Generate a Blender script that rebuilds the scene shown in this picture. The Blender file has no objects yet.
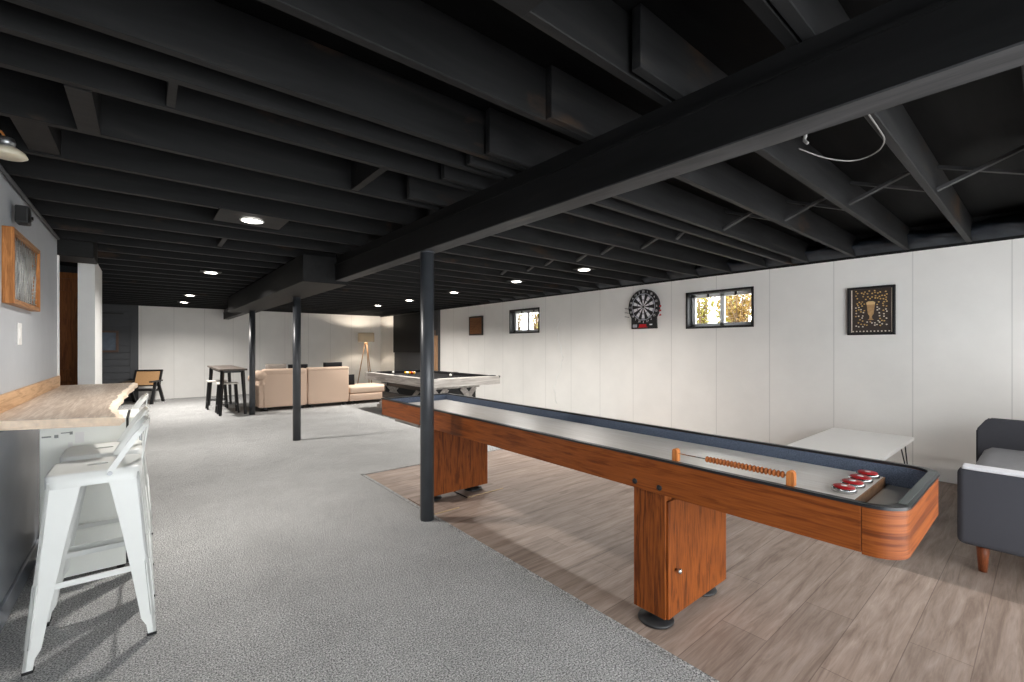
import bpy, bmesh, math, random
from mathutils import Vector, Matrix
random.seed(7)
S = bpy.context.scene
C = S.collection
PI = math.pi

# ------------------------------------------------------------------ materials
def _new(name):
    m = bpy.data.materials.new(name); m.use_nodes = True
    nt = m.node_tree
    return m, nt, nt.nodes['Principled BSDF']

def lin(r, g, b):
    f = lambda c: (c/255/12.92) if c/255 <= .04045 else ((c/255+.055)/1.055)**2.4
    return (f(r), f(g), f(b), 1)

def N(nt, t, **kw):
    n = nt.nodes.new(t)
    for k, v in kw.items(): setattr(n, k, v)
    return n

def coords(nt, scale=(1, 1, 1), rot=(0, 0, 0), loc=(0, 0, 0)):
    tc = N(nt, 'ShaderNodeTexCoord'); mp = N(nt, 'ShaderNodeMapping')
    mp.inputs['Scale'].default_value = scale; mp.inputs['Rotation'].default_value = rot
    mp.inputs['Location'].default_value = loc
    nt.links.new(tc.outputs['Object'], mp.inputs['Vector'])
    return mp.outputs['Vector']

def ramp(nt, fac, stops):
    r = N(nt, 'ShaderNodeValToRGB')
    el = r.color_ramp.elements
    while len(el) < len(stops): el.new(.5)
    for e, (p, c) in zip(el, stops): e.position = p; e.color = c
    nt.links.new(fac, r.inputs['Fac'])
    return r.outputs['Color']

def noise(nt, vec, scale, detail=4, rough=.55, dist=0):
    n = N(nt, 'ShaderNodeTexNoise')
    n.inputs['Scale'].default_value = scale; n.inputs['Detail'].default_value = detail
    n.inputs['Roughness'].default_value = rough; n.inputs['Distortion'].default_value = dist
    nt.links.new(vec, n.inputs['Vector'])
    return n.outputs['Fac']

def bump(nt, b, h, strength=.3, dist=.01):
    bn = N(nt, 'ShaderNodeBump'); bn.inputs['Strength'].default_value = strength
    bn.inputs['Distance'].default_value = dist
    nt.links.new(h, bn.inputs['Height']); nt.links.new(bn.outputs['Normal'], b.inputs['Normal'])

def mul(c, k): return (c[0]*k, c[1]*k, c[2]*k, 1)

def plain(name, col, rough=.5, metal=0, var=.12, scale=6, bmp=0, bscale=80, spec=.5, coat=0):
    m, nt, b = _new(name)
    v = coords(nt)
    c = ramp(nt, noise(nt, v, scale), [(.3, mul(col, 1-var)), (.7, mul(col, 1+var))])
    nt.links.new(c, b.inputs['Base Color'])
    b.inputs['Roughness'].default_value = rough; b.inputs['Metallic'].default_value = metal
    b.inputs['Specular IOR Level'].default_value = spec
    b.inputs['Coat Weight'].default_value = coat
    if bmp: bump(nt, b, noise(nt, v, bscale), bmp, .004)
    return m

def fabric(name, col, var=.25, scale=350, rough=.95):
    m, nt, b = _new(name)
    v = coords(nt)
    n = noise(nt, v, scale, 2)
    c = ramp(nt, n, [(.3, mul(col, 1-var)), (.7, mul(col, 1+var))])
    nt.links.new(c, b.inputs['Base Color']); b.inputs['Roughness'].default_value = rough
    b.inputs['Specular IOR Level'].default_value = .15
    bump(nt, b, n, .3, .003)
    return m

def wood(name, dark, light, axis='Y', rough=.35, scale=1.0, coat=0, mid=None, ring=3.0, stretch=12, amp=.16):
    m, nt, b = _new(name)
    s = [stretch*scale]*3
    for ax in axis: s['XYZ'.index(ax)] = 1.0*scale
    v = coords(nt, tuple(s))
    n1 = noise(nt, v, 1.0, 5, .6, 1.2)
    w = N(nt, 'ShaderNodeMath', operation='MULTIPLY'); w.inputs[1].default_value = ring*6
    nt.links.new(n1, w.inputs[0])
    sn = N(nt, 'ShaderNodeMath', operation='SINE'); nt.links.new(w.outputs[0], sn.inputs[0])
    ma = N(nt, 'ShaderNodeMath', operation='MULTIPLY_ADD'); ma.inputs[1].default_value = amp; ma.inputs[2].default_value = .5
    nt.links.new(sn.outputs[0], ma.inputs[0])
    s2 = [90*scale]*3
    for ax in axis: s2['XYZ'.index(ax)] = 3*scale
    n2 = noise(nt, coords(nt, tuple(s2)), 1.0, 3)
    ad = N(nt, 'ShaderNodeMath', operation='MULTIPLY_ADD'); ad.inputs[1].default_value = .6
    nt.links.new(n2, ad.inputs[0]); nt.links.new(ma.outputs[0], ad.inputs[2])
    st = [(.45, dark), (1.15 if False else 1.0, light)]
    if mid: st = [(.42, dark), (.75, mid), (1.0, light)]
    c = ramp(nt, ad.outputs[0], st)
    nt.links.new(c, b.inputs['Base Color'])
    b.inputs['Roughness'].default_value = rough; b.inputs['Coat Weight'].default_value = coat; b.inputs['Specular IOR Level'].default_value = .25
    b.inputs['Coat Roughness'].default_value = .3
    return m

def emit(name, col, strength):
    m, nt, b = _new(name)
    b.inputs['Base Color'].default_value = (.8, .8, .8, 1)
    b.inputs['Emission Color'].default_value = col; b.inputs['Emission Strength'].default_value = strength
    return m

def carpet_mat():
    m, nt, b = _new('grey carpet')
    v = coords(nt)
    a = noise(nt, v, 135, 3, .75); big = noise(nt, v, 2.2, 4); md = noise(nt, v, 14, 3)
    c1 = ramp(nt, a, [(.35, lin(78, 79, 81)), (.5, lin(176, 176, 175)), (.65, lin(246, 246, 245))])
    c2 = ramp(nt, big, [(.3, (.86, .86, .86, 1)), (.7, (1, 1, 1, 1))])
    c3 = ramp(nt, md, [(.3, (.9, .9, .9, 1)), (.65, (1, 1, 1, 1))])
    mx = N(nt, 'ShaderNodeMix', data_type='RGBA', blend_type='MULTIPLY'); mx.inputs[0].default_value = 1
    nt.links.new(c1, mx.inputs[6]); nt.links.new(c2, mx.inputs[7])
    m2 = N(nt, 'ShaderNodeMix', data_type='RGBA', blend_type='MULTIPLY'); m2.inputs[0].default_value = 1
    nt.links.new(mx.outputs[2], m2.inputs[6]); nt.links.new(c3, m2.inputs[7])
    nt.links.new(m2.outputs[2], b.inputs['Base Color'])
    b.inputs['Roughness'].default_value = 1; b.inputs['Specular IOR Level'].default_value = .05
    bump(nt, b, a, .8, .012)
    return m

def plank_mat():
    m, nt, b = _new('taupe vinyl plank')
    v = coords(nt)
    br = N(nt, 'ShaderNodeTexBrick'); br.offset = .37; br.offset_frequency = 2
    br.inputs['Color1'].default_value = (0.2, .2, .2, 1); br.inputs['Color2'].default_value = (.8, .8, .8, 1)
    br.inputs['Mortar'].default_value = (0, 0, 0, 1)
    br.inputs['Scale'].default_value = 1; br.inputs['Mortar Size'].default_value = .0022
    br.inputs['Mortar Smooth'].default_value = .2; br.inputs['Bias'].default_value = 0
    br.inputs['Brick Width'].default_value = 1.4; br.inputs['Row Height'].default_value = .215
    nt.links.new(v, br.inputs['Vector'])
    n = noise(nt, coords(nt, (1.3, 13, 1)), 1.6, 6, .62, .8)
    n2 = noise(nt, coords(nt, (5, 90, 1)), 1.6, 3)
    base = ramp(nt, n, [(.25, lin(120, 102, 91)), (.5, lin(158, 140, 128)), (.75, lin(182, 165, 155))])
    f = ramp(nt, n2, [(.3, (.86, .86, .86, 1)), (.7, (1.06, 1.06, 1.06, 1))])
    mx = N(nt, 'ShaderNodeMix', data_type='RGBA', blend_type='MULTIPLY'); mx.inputs[0].default_value = 1
    nt.links.new(base, mx.inputs[6]); nt.links.new(f, mx.inputs[7])
    tone = ramp(nt, br.outputs['Color'], [(0, (.55, .52, .5, 1)), (.08, (.80, .79, .78, 1)), (.8, (1.08, 1.07, 1.06, 1))])
    m2 = N(nt, 'ShaderNodeMix', data_type='RGBA', blend_type='MULTIPLY'); m2.inputs[0].default_value = 1
    nt.links.new(mx.outputs[2], m2.inputs[6]); nt.links.new(tone, m2.inputs[7])
    nt.links.new(m2.outputs[2], b.inputs['Base Color'])
    b.inputs['Roughness'].default_value = .5; b.inputs['Specular IOR Level'].default_value = .35
    return m

def wall_mat(name, axis, phase, spacing, col):
    m, nt, b = _new(name)
    tc = N(nt, 'ShaderNodeTexCoord'); sp = N(nt, 'ShaderNodeSeparateXYZ')
    nt.links.new(tc.outputs['Object'], sp.inputs[0])
    su = N(nt, 'ShaderNodeMath', operation='SUBTRACT'); su.inputs[1].default_value = phase - .005
    nt.links.new(sp.outputs[axis], su.inputs[0])
    mo = N(nt, 'ShaderNodeMath', operation='FLOORED_MODULO'); mo.inputs[1].default_value = spacing
    nt.links.new(su.outputs[0], mo.inputs[0])
    lt = N(nt, 'ShaderNodeMath', operation='LESS_THAN'); lt.inputs[1].default_value = .010
    nt.links.new(mo.outputs[0], lt.inputs[0])
    v = coords(nt)
    c = ramp(nt, noise(nt, v, 1.6, 5), [(.3, mul(col, .95)), (.7, mul(col, 1.03))])
    mx = N(nt, 'ShaderNodeMix', data_type='RGBA'); nt.links.new(lt.outputs[0], mx.inputs[0])
    nt.links.new(c, mx.inputs[6]); mx.inputs[7].default_value = mul(col, .8)
    nt.links.new(mx.outputs[2], b.inputs['Base Color'])
    b.inputs['Roughness'].default_value = .75
    hs = noise(nt, v, 9, 5, .6)
    inv = N(nt, 'ShaderNodeMath', operation='SUBTRACT'); nt.links.new(hs, inv.inputs[0]); nt.links.new(lt.outputs[0], inv.inputs[1])
    bump(nt, b, inv.outputs[0], .25, .01)
    return m

def black_wood(name, axis, k=1.0):
    m, nt, b = _new(name)
    s = [9, 9, 9]; s['XYZ'.index(axis)] = 1.2
    n = noise(nt, coords(nt, tuple(s)), 1.0, 6, .65, .6)
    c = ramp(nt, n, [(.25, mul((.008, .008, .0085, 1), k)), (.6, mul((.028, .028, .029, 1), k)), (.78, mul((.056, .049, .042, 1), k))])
    if axis == 'X' and k > .3:
        pt = ramp(nt, noise(nt, coords(nt, (.9, 2.2, 2.5)), 1.4, 5, .6), [(.62, (0, 0, 0, 1)), (.74, (1, 1, 1, 1))])
        mx = N(nt, 'ShaderNodeMix', data_type='RGBA'); nt.links.new(pt, mx.inputs[0]); nt.links.new(c, mx.inputs[6])
        mx.inputs[7].default_value = (.055, .032, .018, 1); c = mx.outputs[2]
    nt.links.new(c, b.inputs['Base Color'])
    b.inputs['Roughness'].default_value = .6; b.inputs['Specular IOR Level'].default_value = .22 if k > .25 else .06
    bump(nt, b, n, .2, .01)
    return m

def glass_mat():
    m, nt, b = _new('window glass')
    nt.nodes.remove(b)
    out = nt.nodes['Material Output']
    t = N(nt, 'ShaderNodeBsdfTransparent'); g = N(nt, 'ShaderNodeBsdfGlossy'); g.inputs['Roughness'].default_value = .02
    fr = N(nt, 'ShaderNodeFresnel'); fr.inputs['IOR'].default_value = 1.3
    mx = N(nt, 'ShaderNodeMixShader')
    nt.links.new(fr.outputs[0], mx.inputs[0]); nt.links.new(t.outputs[0], mx.inputs[1]); nt.links.new(g.outputs[0], mx.inputs[2])
    nt.links.new(mx.outputs[0], out.inputs['Surface'])
    return m

def shade_mat():
    m, nt, b = _new('linen lamp shade')
    nt.nodes.remove(b); out = nt.nodes['Material Output']
    d = N(nt, 'ShaderNodeBsdfDiffuse'); d.inputs[0].default_value = (.42, .39, .34, 1)
    t = N(nt, 'ShaderNodeBsdfTranslucent'); t.inputs[0].default_value = (.36, .33, .28, 1)
    mx = N(nt, 'ShaderNodeMixShader'); mx.inputs[0].default_value = .28
    nt.links.new(d.outputs[0], mx.inputs[1]); nt.links.new(t.outputs[0], mx.inputs[2]); nt.links.new(mx.outputs[0], out.inputs['Surface'])
    return m

M = {}
M['carpet'] = carpet_mat()
M['plank'] = plank_mat()
WHITE = lin(240, 238, 234)
M['wall_r'] = wall_mat('white painted concrete', 1, .237, .712, WHITE)
M['wall_f'] = wall_mat('white painted concrete far', 0, -.09, .68, lin(238, 237, 234))
M['wall_l'] = plain('light grey paint', lin(180, 184, 189), .6, var=.03)
M['wall_low'] = plain('slate grey gloss paint', lin(144, 149, 158), .25, var=.06, scale=2)
M['white_paint'] = plain('white paint', lin(242, 242, 240), .5, var=.02)
M['dark_wall'] = plain('charcoal paint', lin(66, 68, 72), .6, var=.05)
M['accent'] = plain('dark grey accent paint', lin(72, 73, 76), .6, var=.05)
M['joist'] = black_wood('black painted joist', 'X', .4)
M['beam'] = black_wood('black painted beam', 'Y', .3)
M['painted_bounce'] = black_wood('lit black paint', 'Y', 2.3)  # beam black lightened to paint in sheen and floor bounce
M['joist_lit'] = black_wood('lit black joist', 'X', .72)  # same joist black, lightened for light bouncing off the right floor
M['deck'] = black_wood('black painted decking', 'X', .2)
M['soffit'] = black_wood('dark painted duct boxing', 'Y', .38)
M['column'] = plain('dark grey column paint', (.045, .049, .056, 1), .36, var=.12, spec=.6)
M['walnut_y'] = wood('walnut laminate lengthwise', lin(66, 27, 7), lin(146, 78, 30), 'Y', .42, 1.5, 0, mid=lin(113, 54, 16), ring=2.6, amp=.13)
M['walnut_z'] = wood('walnut laminate upright', lin(66, 27, 7), lin(146, 78, 30), 'Z', .42, 2.2, 0, mid=lin(98, 47, 15), ring=2.6, amp=.13)
M['walnut_x'] = wood('walnut laminate crosswise', lin(66, 27, 7), lin(146, 78, 30), 'XY', .42, 1.5, 0, mid=lin(113, 54, 16), ring=2.6, amp=.13)
M['maple'] = wood('pale board', lin(214, 204, 194), lin(252, 250, 247), 'Y', .3, 1.6, .8, mid=lin(242, 237, 231), ring=1.5)
M['endgrain'] = plain('board end grain', lin(168, 126, 92), .5, var=.2, scale=30)
M['felt'] = fabric('slate blue gutter carpet', lin(104, 114, 132), .4, 260)
M['black_trim'] = plain('black moulded rim', (.012, .013, .015, 1), .28, var=.1)
M['black_metal'] = plain('black metal', (.012, .012, .013, 1), .4, var=.1)
M['black_plastic'] = plain('black plastic', (.014, .014, .015, 1), .45, var=.1)
M['black_rubber'] = plain('black rubber', (.01, .01, .01, 1), .8, var=.1)
M['steel'] = plain('steel', (.6, .6, .6, 1), .25, 1, var=.05)
M['galv'] = plain('dull aluminium', (.34, .35, .36, 1), .35, .8, var=.1)
M['sheen_grey'] = plain('grey rim sheen', lin(104, 110, 110), .4, .2, var=.1)
M['tray'] = plain('pale metal tray', lin(200, 198, 192), .35, .35, var=.08)
M['umber'] = plain('umber frame paint', lin(92, 70, 58), .6, var=.15)
M['insul'] = plain('dark insulation wrap', lin(34, 39, 46), .45, var=.3, scale=14)
M['red'] = plain('red plastic', lin(190, 26, 34), .3, var=.1)
M['bead'] = wood('stained bead', lin(120, 60, 26), lin(196, 116, 62), 'Y', .35, 8)
M['post_wood'] = wood('stained post', lin(150, 84, 40), lin(206, 132, 72), 'Z', .35, 6)
M['white_metal'] = plain('white enamelled metal', lin(222, 224, 221), .3, var=.015)
M['white_gloss'] = plain('white lacquer', lin(240, 239, 237), .3, var=.01)
M['fridge'] = plain('off white appliance enamel', lin(246, 248, 242), .35, var=.015)
M['slab'] = wood('live edge slab', lin(132, 110, 92), lin(228, 216, 202), 'Y', .4, 1.6, .1, mid=lin(192, 174, 158), ring=2, amp=.07)
M['slab_edge'] = plain('raw slab edge', lin(246, 224, 200), .6, var=.12, scale=24, bmp=.4)
M['oak'] = wood('oak board', lin(166, 122, 84), lin(214, 176, 136), 'Y', .45, 2)
M['frame_wood'] = wood('orange stained pine', lin(132, 78, 36), lin(196, 132, 74), 'Z', .5, 3)
M['frame_wood_y'] = wood('weathered pine', lin(120, 84, 56), lin(172, 130, 94), 'Y', .55, 3)
M['dark_door'] = wood('dark stained door', lin(130, 72, 34), lin(196, 118, 58), 'Z', .45, 2)
M['grey_fabric'] = fabric('charcoal sofa fabric', lin(76, 77, 83), .3, 420)
M['grey_fabric_lit'] = fabric('lit sofa fabric', lin(132, 133, 137), .22, 420)  # same fabric as the arms, lightened for the light on the seat
M['arm_highlight'] = fabric('pale arm highlight', lin(214, 215, 220), .08, 300)
M['teak'] = wood('walnut leg', lin(84, 42, 24), lin(132, 74, 46), 'Z', .4, 6)
M['beige'] = fabric('beige upholstery', lin(214, 188, 168), .07, 200)
M['beige2'] = fabric('beige seat upholstery', lin(216, 192, 172), .07, 200)
M['black_fabric'] = fabric('black cushion fabric', (.012, .012, .013, 1), .3)
M['grey_cushion'] = fabric('warm grey cushion fabric', lin(150, 142, 134), .12)
M['pale_wood'] = wood('whitewashed grey wood', lin(150, 142, 136), lin(214, 208, 202), 'Y', .5, 1.4, ring=2, mid=lin(186, 178, 172))
M['pale_wood_x'] = wood('whitewashed grey wood crosswise', lin(168, 162, 156), lin(226, 222, 216), 'X', .5, 1.4, ring=2, mid=lin(204, 198, 192))
M['cloth'] = fabric('charcoal pool cloth', lin(30, 29, 30), .2)
M['ball_white'] = plain('white ball', lin(240, 236, 226), .12, var=.01)
M['ball_yellow'] = plain('yellow ball', lin(226, 170, 40), .12, var=.02)
M['ball_red'] = plain('red ball', lin(180, 40, 30), .12, var=.02)
M['ball_blue'] = plain('blue ball', lin(40, 60, 140), .12, var=.02)
M['tan_wood'] = wood('tan wood', lin(150, 112, 82), lin(196, 158, 124), 'Z', .5, 4)
M['brown_wood'] = wood('brown plaque wood', lin(88, 56, 34), lin(136, 92, 58), 'Y', .5, 4)
M['table_dark'] = wood('dark weathered top', lin(62, 56, 52), lin(104, 95, 88), 'Y', .45, 2)
M['seat_pale'] = plain('pale stool seat', lin(214, 208, 200), .4, var=.04)
M['cane'] = plain('woven cane', lin(182, 142, 98), .7, var=.18, scale=120, bmp=.4)
M['screen'] = plain('dark television screen', (.005, .005, .006, 1), .5, var=.05, spec=.15)
M['vinyl'] = plain('white vinyl frame', lin(232, 234, 236), .4, var=.01)
M['well'] = plain('black window reveal', (.016, .016, .018, 1), .5, var=.1)
M['glass'] = glass_mat()
M['shade'] = shade_mat()
M['led'] = emit('led lens', (1, .93, .84, 1), 14)
M['switch'] = plain('white switch plate', lin(238, 238, 236), .35, var=.01)
M['cap_gold'] = plain('gold bottle caps', lin(214, 178, 112), .4, .0, var=.35, scale=40)
M['cap_white'] = plain('pale bottle caps', lin(232, 222, 206), .4, .0, var=.15, scale=40)
M['art_dark'] = plain('dark brown backing', lin(62, 52, 48), .5, var=.15, scale=5)
M['art_tan'] = plain('tan glass emblem', lin(186, 148, 104), .5, var=.18, scale=30)
M['art_foam'] = plain('foam cream', lin(226, 196, 140), .5, var=.1, scale=30)
M['art_sea'] = plain('grey blue painting', lin(86, 98, 112), .6, var=.3, scale=5)
M['wire'] = plain('galvanised wire', lin(176, 176, 172), .45, .3, var=.35)
M['leaf_y'] = plain('yellow green leaf', lin(140, 132, 54), .6, var=.35, scale=9)
M['leaf_r'] = plain('russet leaf', lin(142, 112, 52), .6, var=.3, scale=9)
M['bark'] = plain('bark', lin(120, 96, 74), .8, var=.2)
M['lawn'] = plain('dry lawn', lin(170, 168, 140), .9, var=.2, scale=8)
M['ceramic'] = plain('cream ceramic', lin(208, 200, 178), .3, var=.05)
M['dial'] = plain('grey plastic ring', lin(176, 178, 186), .4, var=.05)
M['dart_white'] = plain('white board plastic', lin(250, 250, 252), .4, var=.02)
M['label_grey'] = plain('label print grey', lin(150, 154, 150), .6, var=.1)
M['cable'] = plain('pale grey cable', lin(130, 128, 125), .5, var=.05)
M['core'] = plain('cream plank core', lin(190, 164, 130), .6, var=.1)

# ------------------------------------------------------------------ mesh builder (world coordinates)
class MB:
    def __init__(s): s.bm = bmesh.new(); s.mi = 0
    def _add(s, t, M4=None, smooth=False):
        if M4 is not None: bmesh.ops.transform(t, matrix=M4, verts=t.verts)
        bmesh.ops.recalc_face_normals(t, faces=t.faces)
        vm = [s.bm.verts.new(v.co) for v in t.verts]
        t.verts.index_update()
        for f in t.faces:
            try: nf = s.bm.faces.new([vm[v.index] for v in f.verts])
            except ValueError: continue
            nf.smooth = smooth or f.smooth; nf.material_index = s.mi
        t.free(); return s
    def box(s, a, b, bev=0, seg=2, M4=None, smooth=None):
        t = bmesh.new(); bmesh.ops.create_cube(t, size=1)
        lo = Vector([min(p, q) for p, q in zip(a, b)]); hi = Vector([max(p, q) for p, q in zip(a, b)])
        for v in t.verts: v.co = Vector([(lo[i]+hi[i])/2 + v.co[i]*(hi[i]-lo[i]) for i in range(3)])
        if bev:
            bev = min(bev, min(hi-lo)*.49)
            bmesh.ops.bevel(t, geom=list(t.edges), offset=bev, segments=seg, profile=.5, affect='EDGES')
        return s._add(t, M4, bool(smooth) if smooth is not None else bev > .015)
    def beam(s, p, q, w, h, up=(0, 0, 1), bev=0, w2=None, h2=None):
        p, q = Vector(p), Vector(q); d = (q-p); L = d.length; d.normalize()
        up = Vector(up)
        x = d.cross(up)
        if x.length < 1e-4: x = d.cross(Vector((1, 0, 0)))
        x.normalize(); y = x.cross(d)
        t = bmesh.new(); w2 = w if w2 is None else w2; h2 = h if h2 is None else h2
        vs = []
        for c, ww, hh in ((p, w, h), (q, w2, h2)):
            for i, j in ((-1, -1), (1, -1), (1, 1), (-1, 1)): vs.append(t.verts.new(c + x*ww/2*i + y*hh/2*j))
        for f in ((0, 1, 2, 3), (7, 6, 5, 4), (0, 4, 5, 1), (1, 5, 6, 2), (2, 6, 7, 3), (3, 7, 4, 0)): t.faces.new([vs[k] for k in f])
        if bev: bmesh.ops.bevel(t, geom=list(t.edges), offset=bev, segments=2, affect='EDGES')
        return s._add(t)
    def cyl(s, p, q, r, r2=None, n=24, smooth=True):
        p, q = Vector(p), Vector(q); r2 = r if r2 is None else r2
        d = q-p; L = d.length
        t = bmesh.new(); bmesh.ops.create_cone(t, cap_ends=True, segments=n, radius1=max(r, 1e-5), radius2=max(r2, 1e-5), depth=L)
        R = d.to_track_quat('Z', 'Y').to_matrix().to_4x4()
        for f in t.faces: f.smooth = smooth and len(f.verts) == 4
        return s._add(t, Matrix.Translation((p+q)/2) @ R)
    def sph(s, c, r, sc=(1, 1, 1), u=16, v=10):
        t = bmesh.new(); bmesh.ops.create_uvsphere(t, u_segments=u, v_segments=v, radius=r)
        return s._add(t, Matrix.Translation(c) @ Matrix.Diagonal((*sc, 1)), True)
    def tube(s, pts, r, n=10, closed=False):
        pts = [Vector(p) for p in pts]; t = bmesh.new(); rings = []
        m = len(pts)
        for i, p in enumerate(pts):
            a = pts[(i-1) % m] if (i or closed) else p; b = pts[(i+1) % m] if (i < m-1 or closed) else p
            d = (b-a).normalized()
            x = d.cross(Vector((0, 0, 1)))
            if x.length < 1e-3: x = d.cross(Vector((0, 1, 0)))
            x.normalize(); y = d.cross(x)
            rr = r[i] if isinstance(r, (list, tuple)) else r
            rings.append([t.verts.new(p + (x*math.cos(k*2*PI/n) + y*math.sin(k*2*PI/n))*rr) for k in range(n)])
        for i in range(m if closed else m-1):
            A, B = rings[i], rings[(i+1) % m]
            for k in range(n): t.faces.new([A[k], A[(k+1) % n], B[(k+1) % n], B[k]])
        if not closed: t.faces.new(rings[0]); t.faces.new(rings[-1][::-1])
        return s._add(t, None, True)
    def lathe(s, prof, c, n=32, M4=None):
        t = bmesh.new(); rings = []
        for r, z in prof: rings.append([t.verts.new((max(r, 1e-4)*math.cos(k*2*PI/n), max(r, 1e-4)*math.sin(k*2*PI/n), z)) for k in range(n)])
        for A, B in zip(rings, rings[1:]):
            for k in range(n): t.faces.new([A[k], A[(k+1) % n], B[(k+1) % n], B[k]])
        t.faces.new(rings[0]); t.faces.new(rings[-1])
        return s._add(t, Matrix.Translation(c) @ (M4 or Matrix.Identity(4)), True)
    def prism(s, pts, a, b, plane='XY', bev=0):
        """polygon pts extruded from a to b along the plane's normal axis"""
        mk = {'XY': lambda u, v, w: (u, v, w), 'YZ': lambda u, v, w: (w, u, v), 'XZ': lambda u, v, w: (u, w, v)}[plane]
        t = bmesh.new()
        A = [t.verts.new(mk(u, v, a)) for u, v in pts]; B = [t.verts.new(mk(u, v, b)) for u, v in pts]
        t.faces.new(A); t.faces.new(B[::-1]); n = len(pts)
        for i in range(n): t.faces.new([A[i], A[(i+1) % n], B[(i+1) % n], B[i]])
        if bev: bmesh.ops.bevel(t, geom=list(t.edges), offset=bev, segments=2, affect='EDGES')
        return s._add(t)
    def quad(s, pts):
        t = bmesh.new(); t.faces.new([t.verts.new(p) for p in pts]); return s._add(t)

ORG = {}
def obj(name, mb, mat, parent=None, origin=None):
    me = bpy.data.meshes.new(name)
    o0 = ORG[parent.name] if parent else (Vector(origin) if origin else Vector((0, 0, 0)))
    bm = mb.bm
    bmesh.ops.translate(bm, verts=bm.verts, vec=-o0)
    bm.to_mesh(me); bm.free()
    for m in (mat if isinstance(mat, list) else [mat]): me.materials.append(M[m] if isinstance(m, str) else m)
    o = bpy.data.objects.new(name, me); C.objects.link(o)
    if parent: o.parent = parent
    else: o.location = o0
    ORG[o.name] = o0
    return o

def tag(o, label, cat, group=None, kind=None):
    o['label'] = label; o['category'] = cat
    if group: o['group'] = group
    if kind: o['kind'] = kind
    return o
def thing(name, loc, label, cat, group=None):
    o = bpy.data.objects.new(name, None); C.objects.link(o); o.location = loc; o.empty_display_size = .1
    ORG[o.name] = Vector(loc)
    return tag(o, label, cat, group)
def solo(name, mb, mat, loc, label, cat, group=None):
    return tag(obj(name, mb, mat, None, loc), label, cat, group)
def struct(name, mb, mat, parent=None, label=None):
    o = obj(name, mb, mat, parent)
    if not parent: o['kind'] = 'structure'
    if label: o['label'] = label
    return o
def dup(root, loc, label=None, rz=None):
    def cp(o, par):
        c = o.copy(); C.objects.link(c)
        if par: c.parent = par
        ORG[c.name] = Vector(loc)
        for ch in list(o.children): cp(ch, c)
        return c
    r = cp(root, None); r.location = loc
    if rz is not None: r.rotation_euler.z = rz
    if label: r['label'] = label
    return r
def text_bm(mb, s, size, M4):
    cu = bpy.data.curves.new('t', 'FONT'); cu.body = s; cu.size = size; cu.align_x = 'CENTER'; cu.align_y = 'CENTER'; cu.extrude = .0008
    o = bpy.data.objects.new('t', cu); C.objects.link(o)
    dg = bpy.context.evaluated_depsgraph_get(); me = o.evaluated_get(dg).to_mesh()
    t = bmesh.new(); t.from_mesh(me); mb._add(t, M4)
    bpy.data.objects.remove(o); bpy.data.curves.remove(cu)

def smooth_path(p, n=6):
    p = [Vector(q) for q in p]; out = []
    for i in range(len(p)-1):
        a, b_, c, d = p[max(i-1, 0)], p[i], p[i+1], p[min(i+2, len(p)-1)]
        for k in range(n):
            t_ = k/n
            out.append(.5*((2*b_)+(-a+c)*t_+(2*a-5*b_+4*c-d)*t_**2+(-a+3*b_-3*c+d)*t_**3))
    return out+[p[-1]]

XR, YF, XL = 6.38, 15.0, -.65          # right wall, far wall, left wall
ZJ, ZD, ZW = 2.44, 2.68, 2.42          # joist bottoms, deck, wall top
YB = -2.4

# ------------------------------------------------------------------ setting
b = MB(); b.box((-2.6, YB, -.1), (1.83, YF, 0)); b.box((1.83, 4.78, -.1), (XR, YF, 0))
o = struct('floor', b, 'carpet', label='light grey speckled carpet')
b = MB(); b.box((1.83, YB, -.1), (XR, 4.78, -.004)); struct('floor_planks', b, 'plank', label='taupe vinyl plank floor')
b = MB(); b.box((1.815, YB, -.01), (1.845, 4.795, .004)); b.box((1.815, 4.765, -.01), (XR, 4.795, .004))
struct('trim_1', b, 'carpet')
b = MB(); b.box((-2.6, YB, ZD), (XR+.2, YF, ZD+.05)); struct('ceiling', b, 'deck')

# right wall with two window holes
WIN = [(2.57, 3.55, 1.665, 2.215), (6.83, 7.82, 1.685, 2.22)]
b = MB()
ys = [YB, WIN[0][0], WIN[0][1], WIN[1][0], WIN[1][1], YF]
for i in range(5):
    if i in (1, 3):
        w = WIN[i//2]
        b.box((XR, ys[i], -.1), (XR+.22, ys[i+1], w[2])); b.box((XR, ys[i], w[3]), (XR+.22, ys[i+1], ZW))
    else: b.box((XR, ys[i], -.1), (XR+.22, ys[i+1], ZW))
struct('wall_right', b, 'wall_r')
b = MB(); b.box((XR-.02, YB, ZW), (XR+.22, YF, ZD)); struct('trim_2', b, 'joist')
b = MB(); b.box((-.14, YF, -.1), (XR+.22, YF+.15, ZW+.03)); struct('wall_far', b, 'wall_f')
b = MB(); b.box((-2.75, YF-.01, ZW+.03), (XR+.22, YF+.15, ZD+.05)); struct('trim_5', b, 'joist')
b = MB(); b.box((-2.6, YF-.1, 0), (-.14, YF+.15, ZW+.03))
for k in range(14): b.box((-2.6, YF-.115, .06+k*.17), (-.30, YF-.1, .06+k*.17+.16), .004)
b.box((-.30, YF-.13, 0), (-.14, YF-.1, ZW+.03)); struct('wall_shiplap', b, 'dark_wall')
b = MB(); b.box((XR-.05, 10.9, 0), (XR, 13.75, ZW))
for k in range(14): b.box((XR-.06, 10.9, .02+k*.17), (XR-.05, 13.75, .02+k*.17+.162), .003)
struct('wall_accent', b, 'accent')
b = MB(); b.box((XL-.12, YB, 0), (XL, 6.02, ZW)); struct('wall_left', b, 'wall_l')
b = MB(); b.box((XL, YB, 0), (-.56, 6.0, .968)); struct('wall_left_lower', b, 'wall_low')
b = MB()
b.box((-.56, YB, 0), (-.545, 6.0, .11), .004); struct('baseboard_left', b, 'wall_low')
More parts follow.
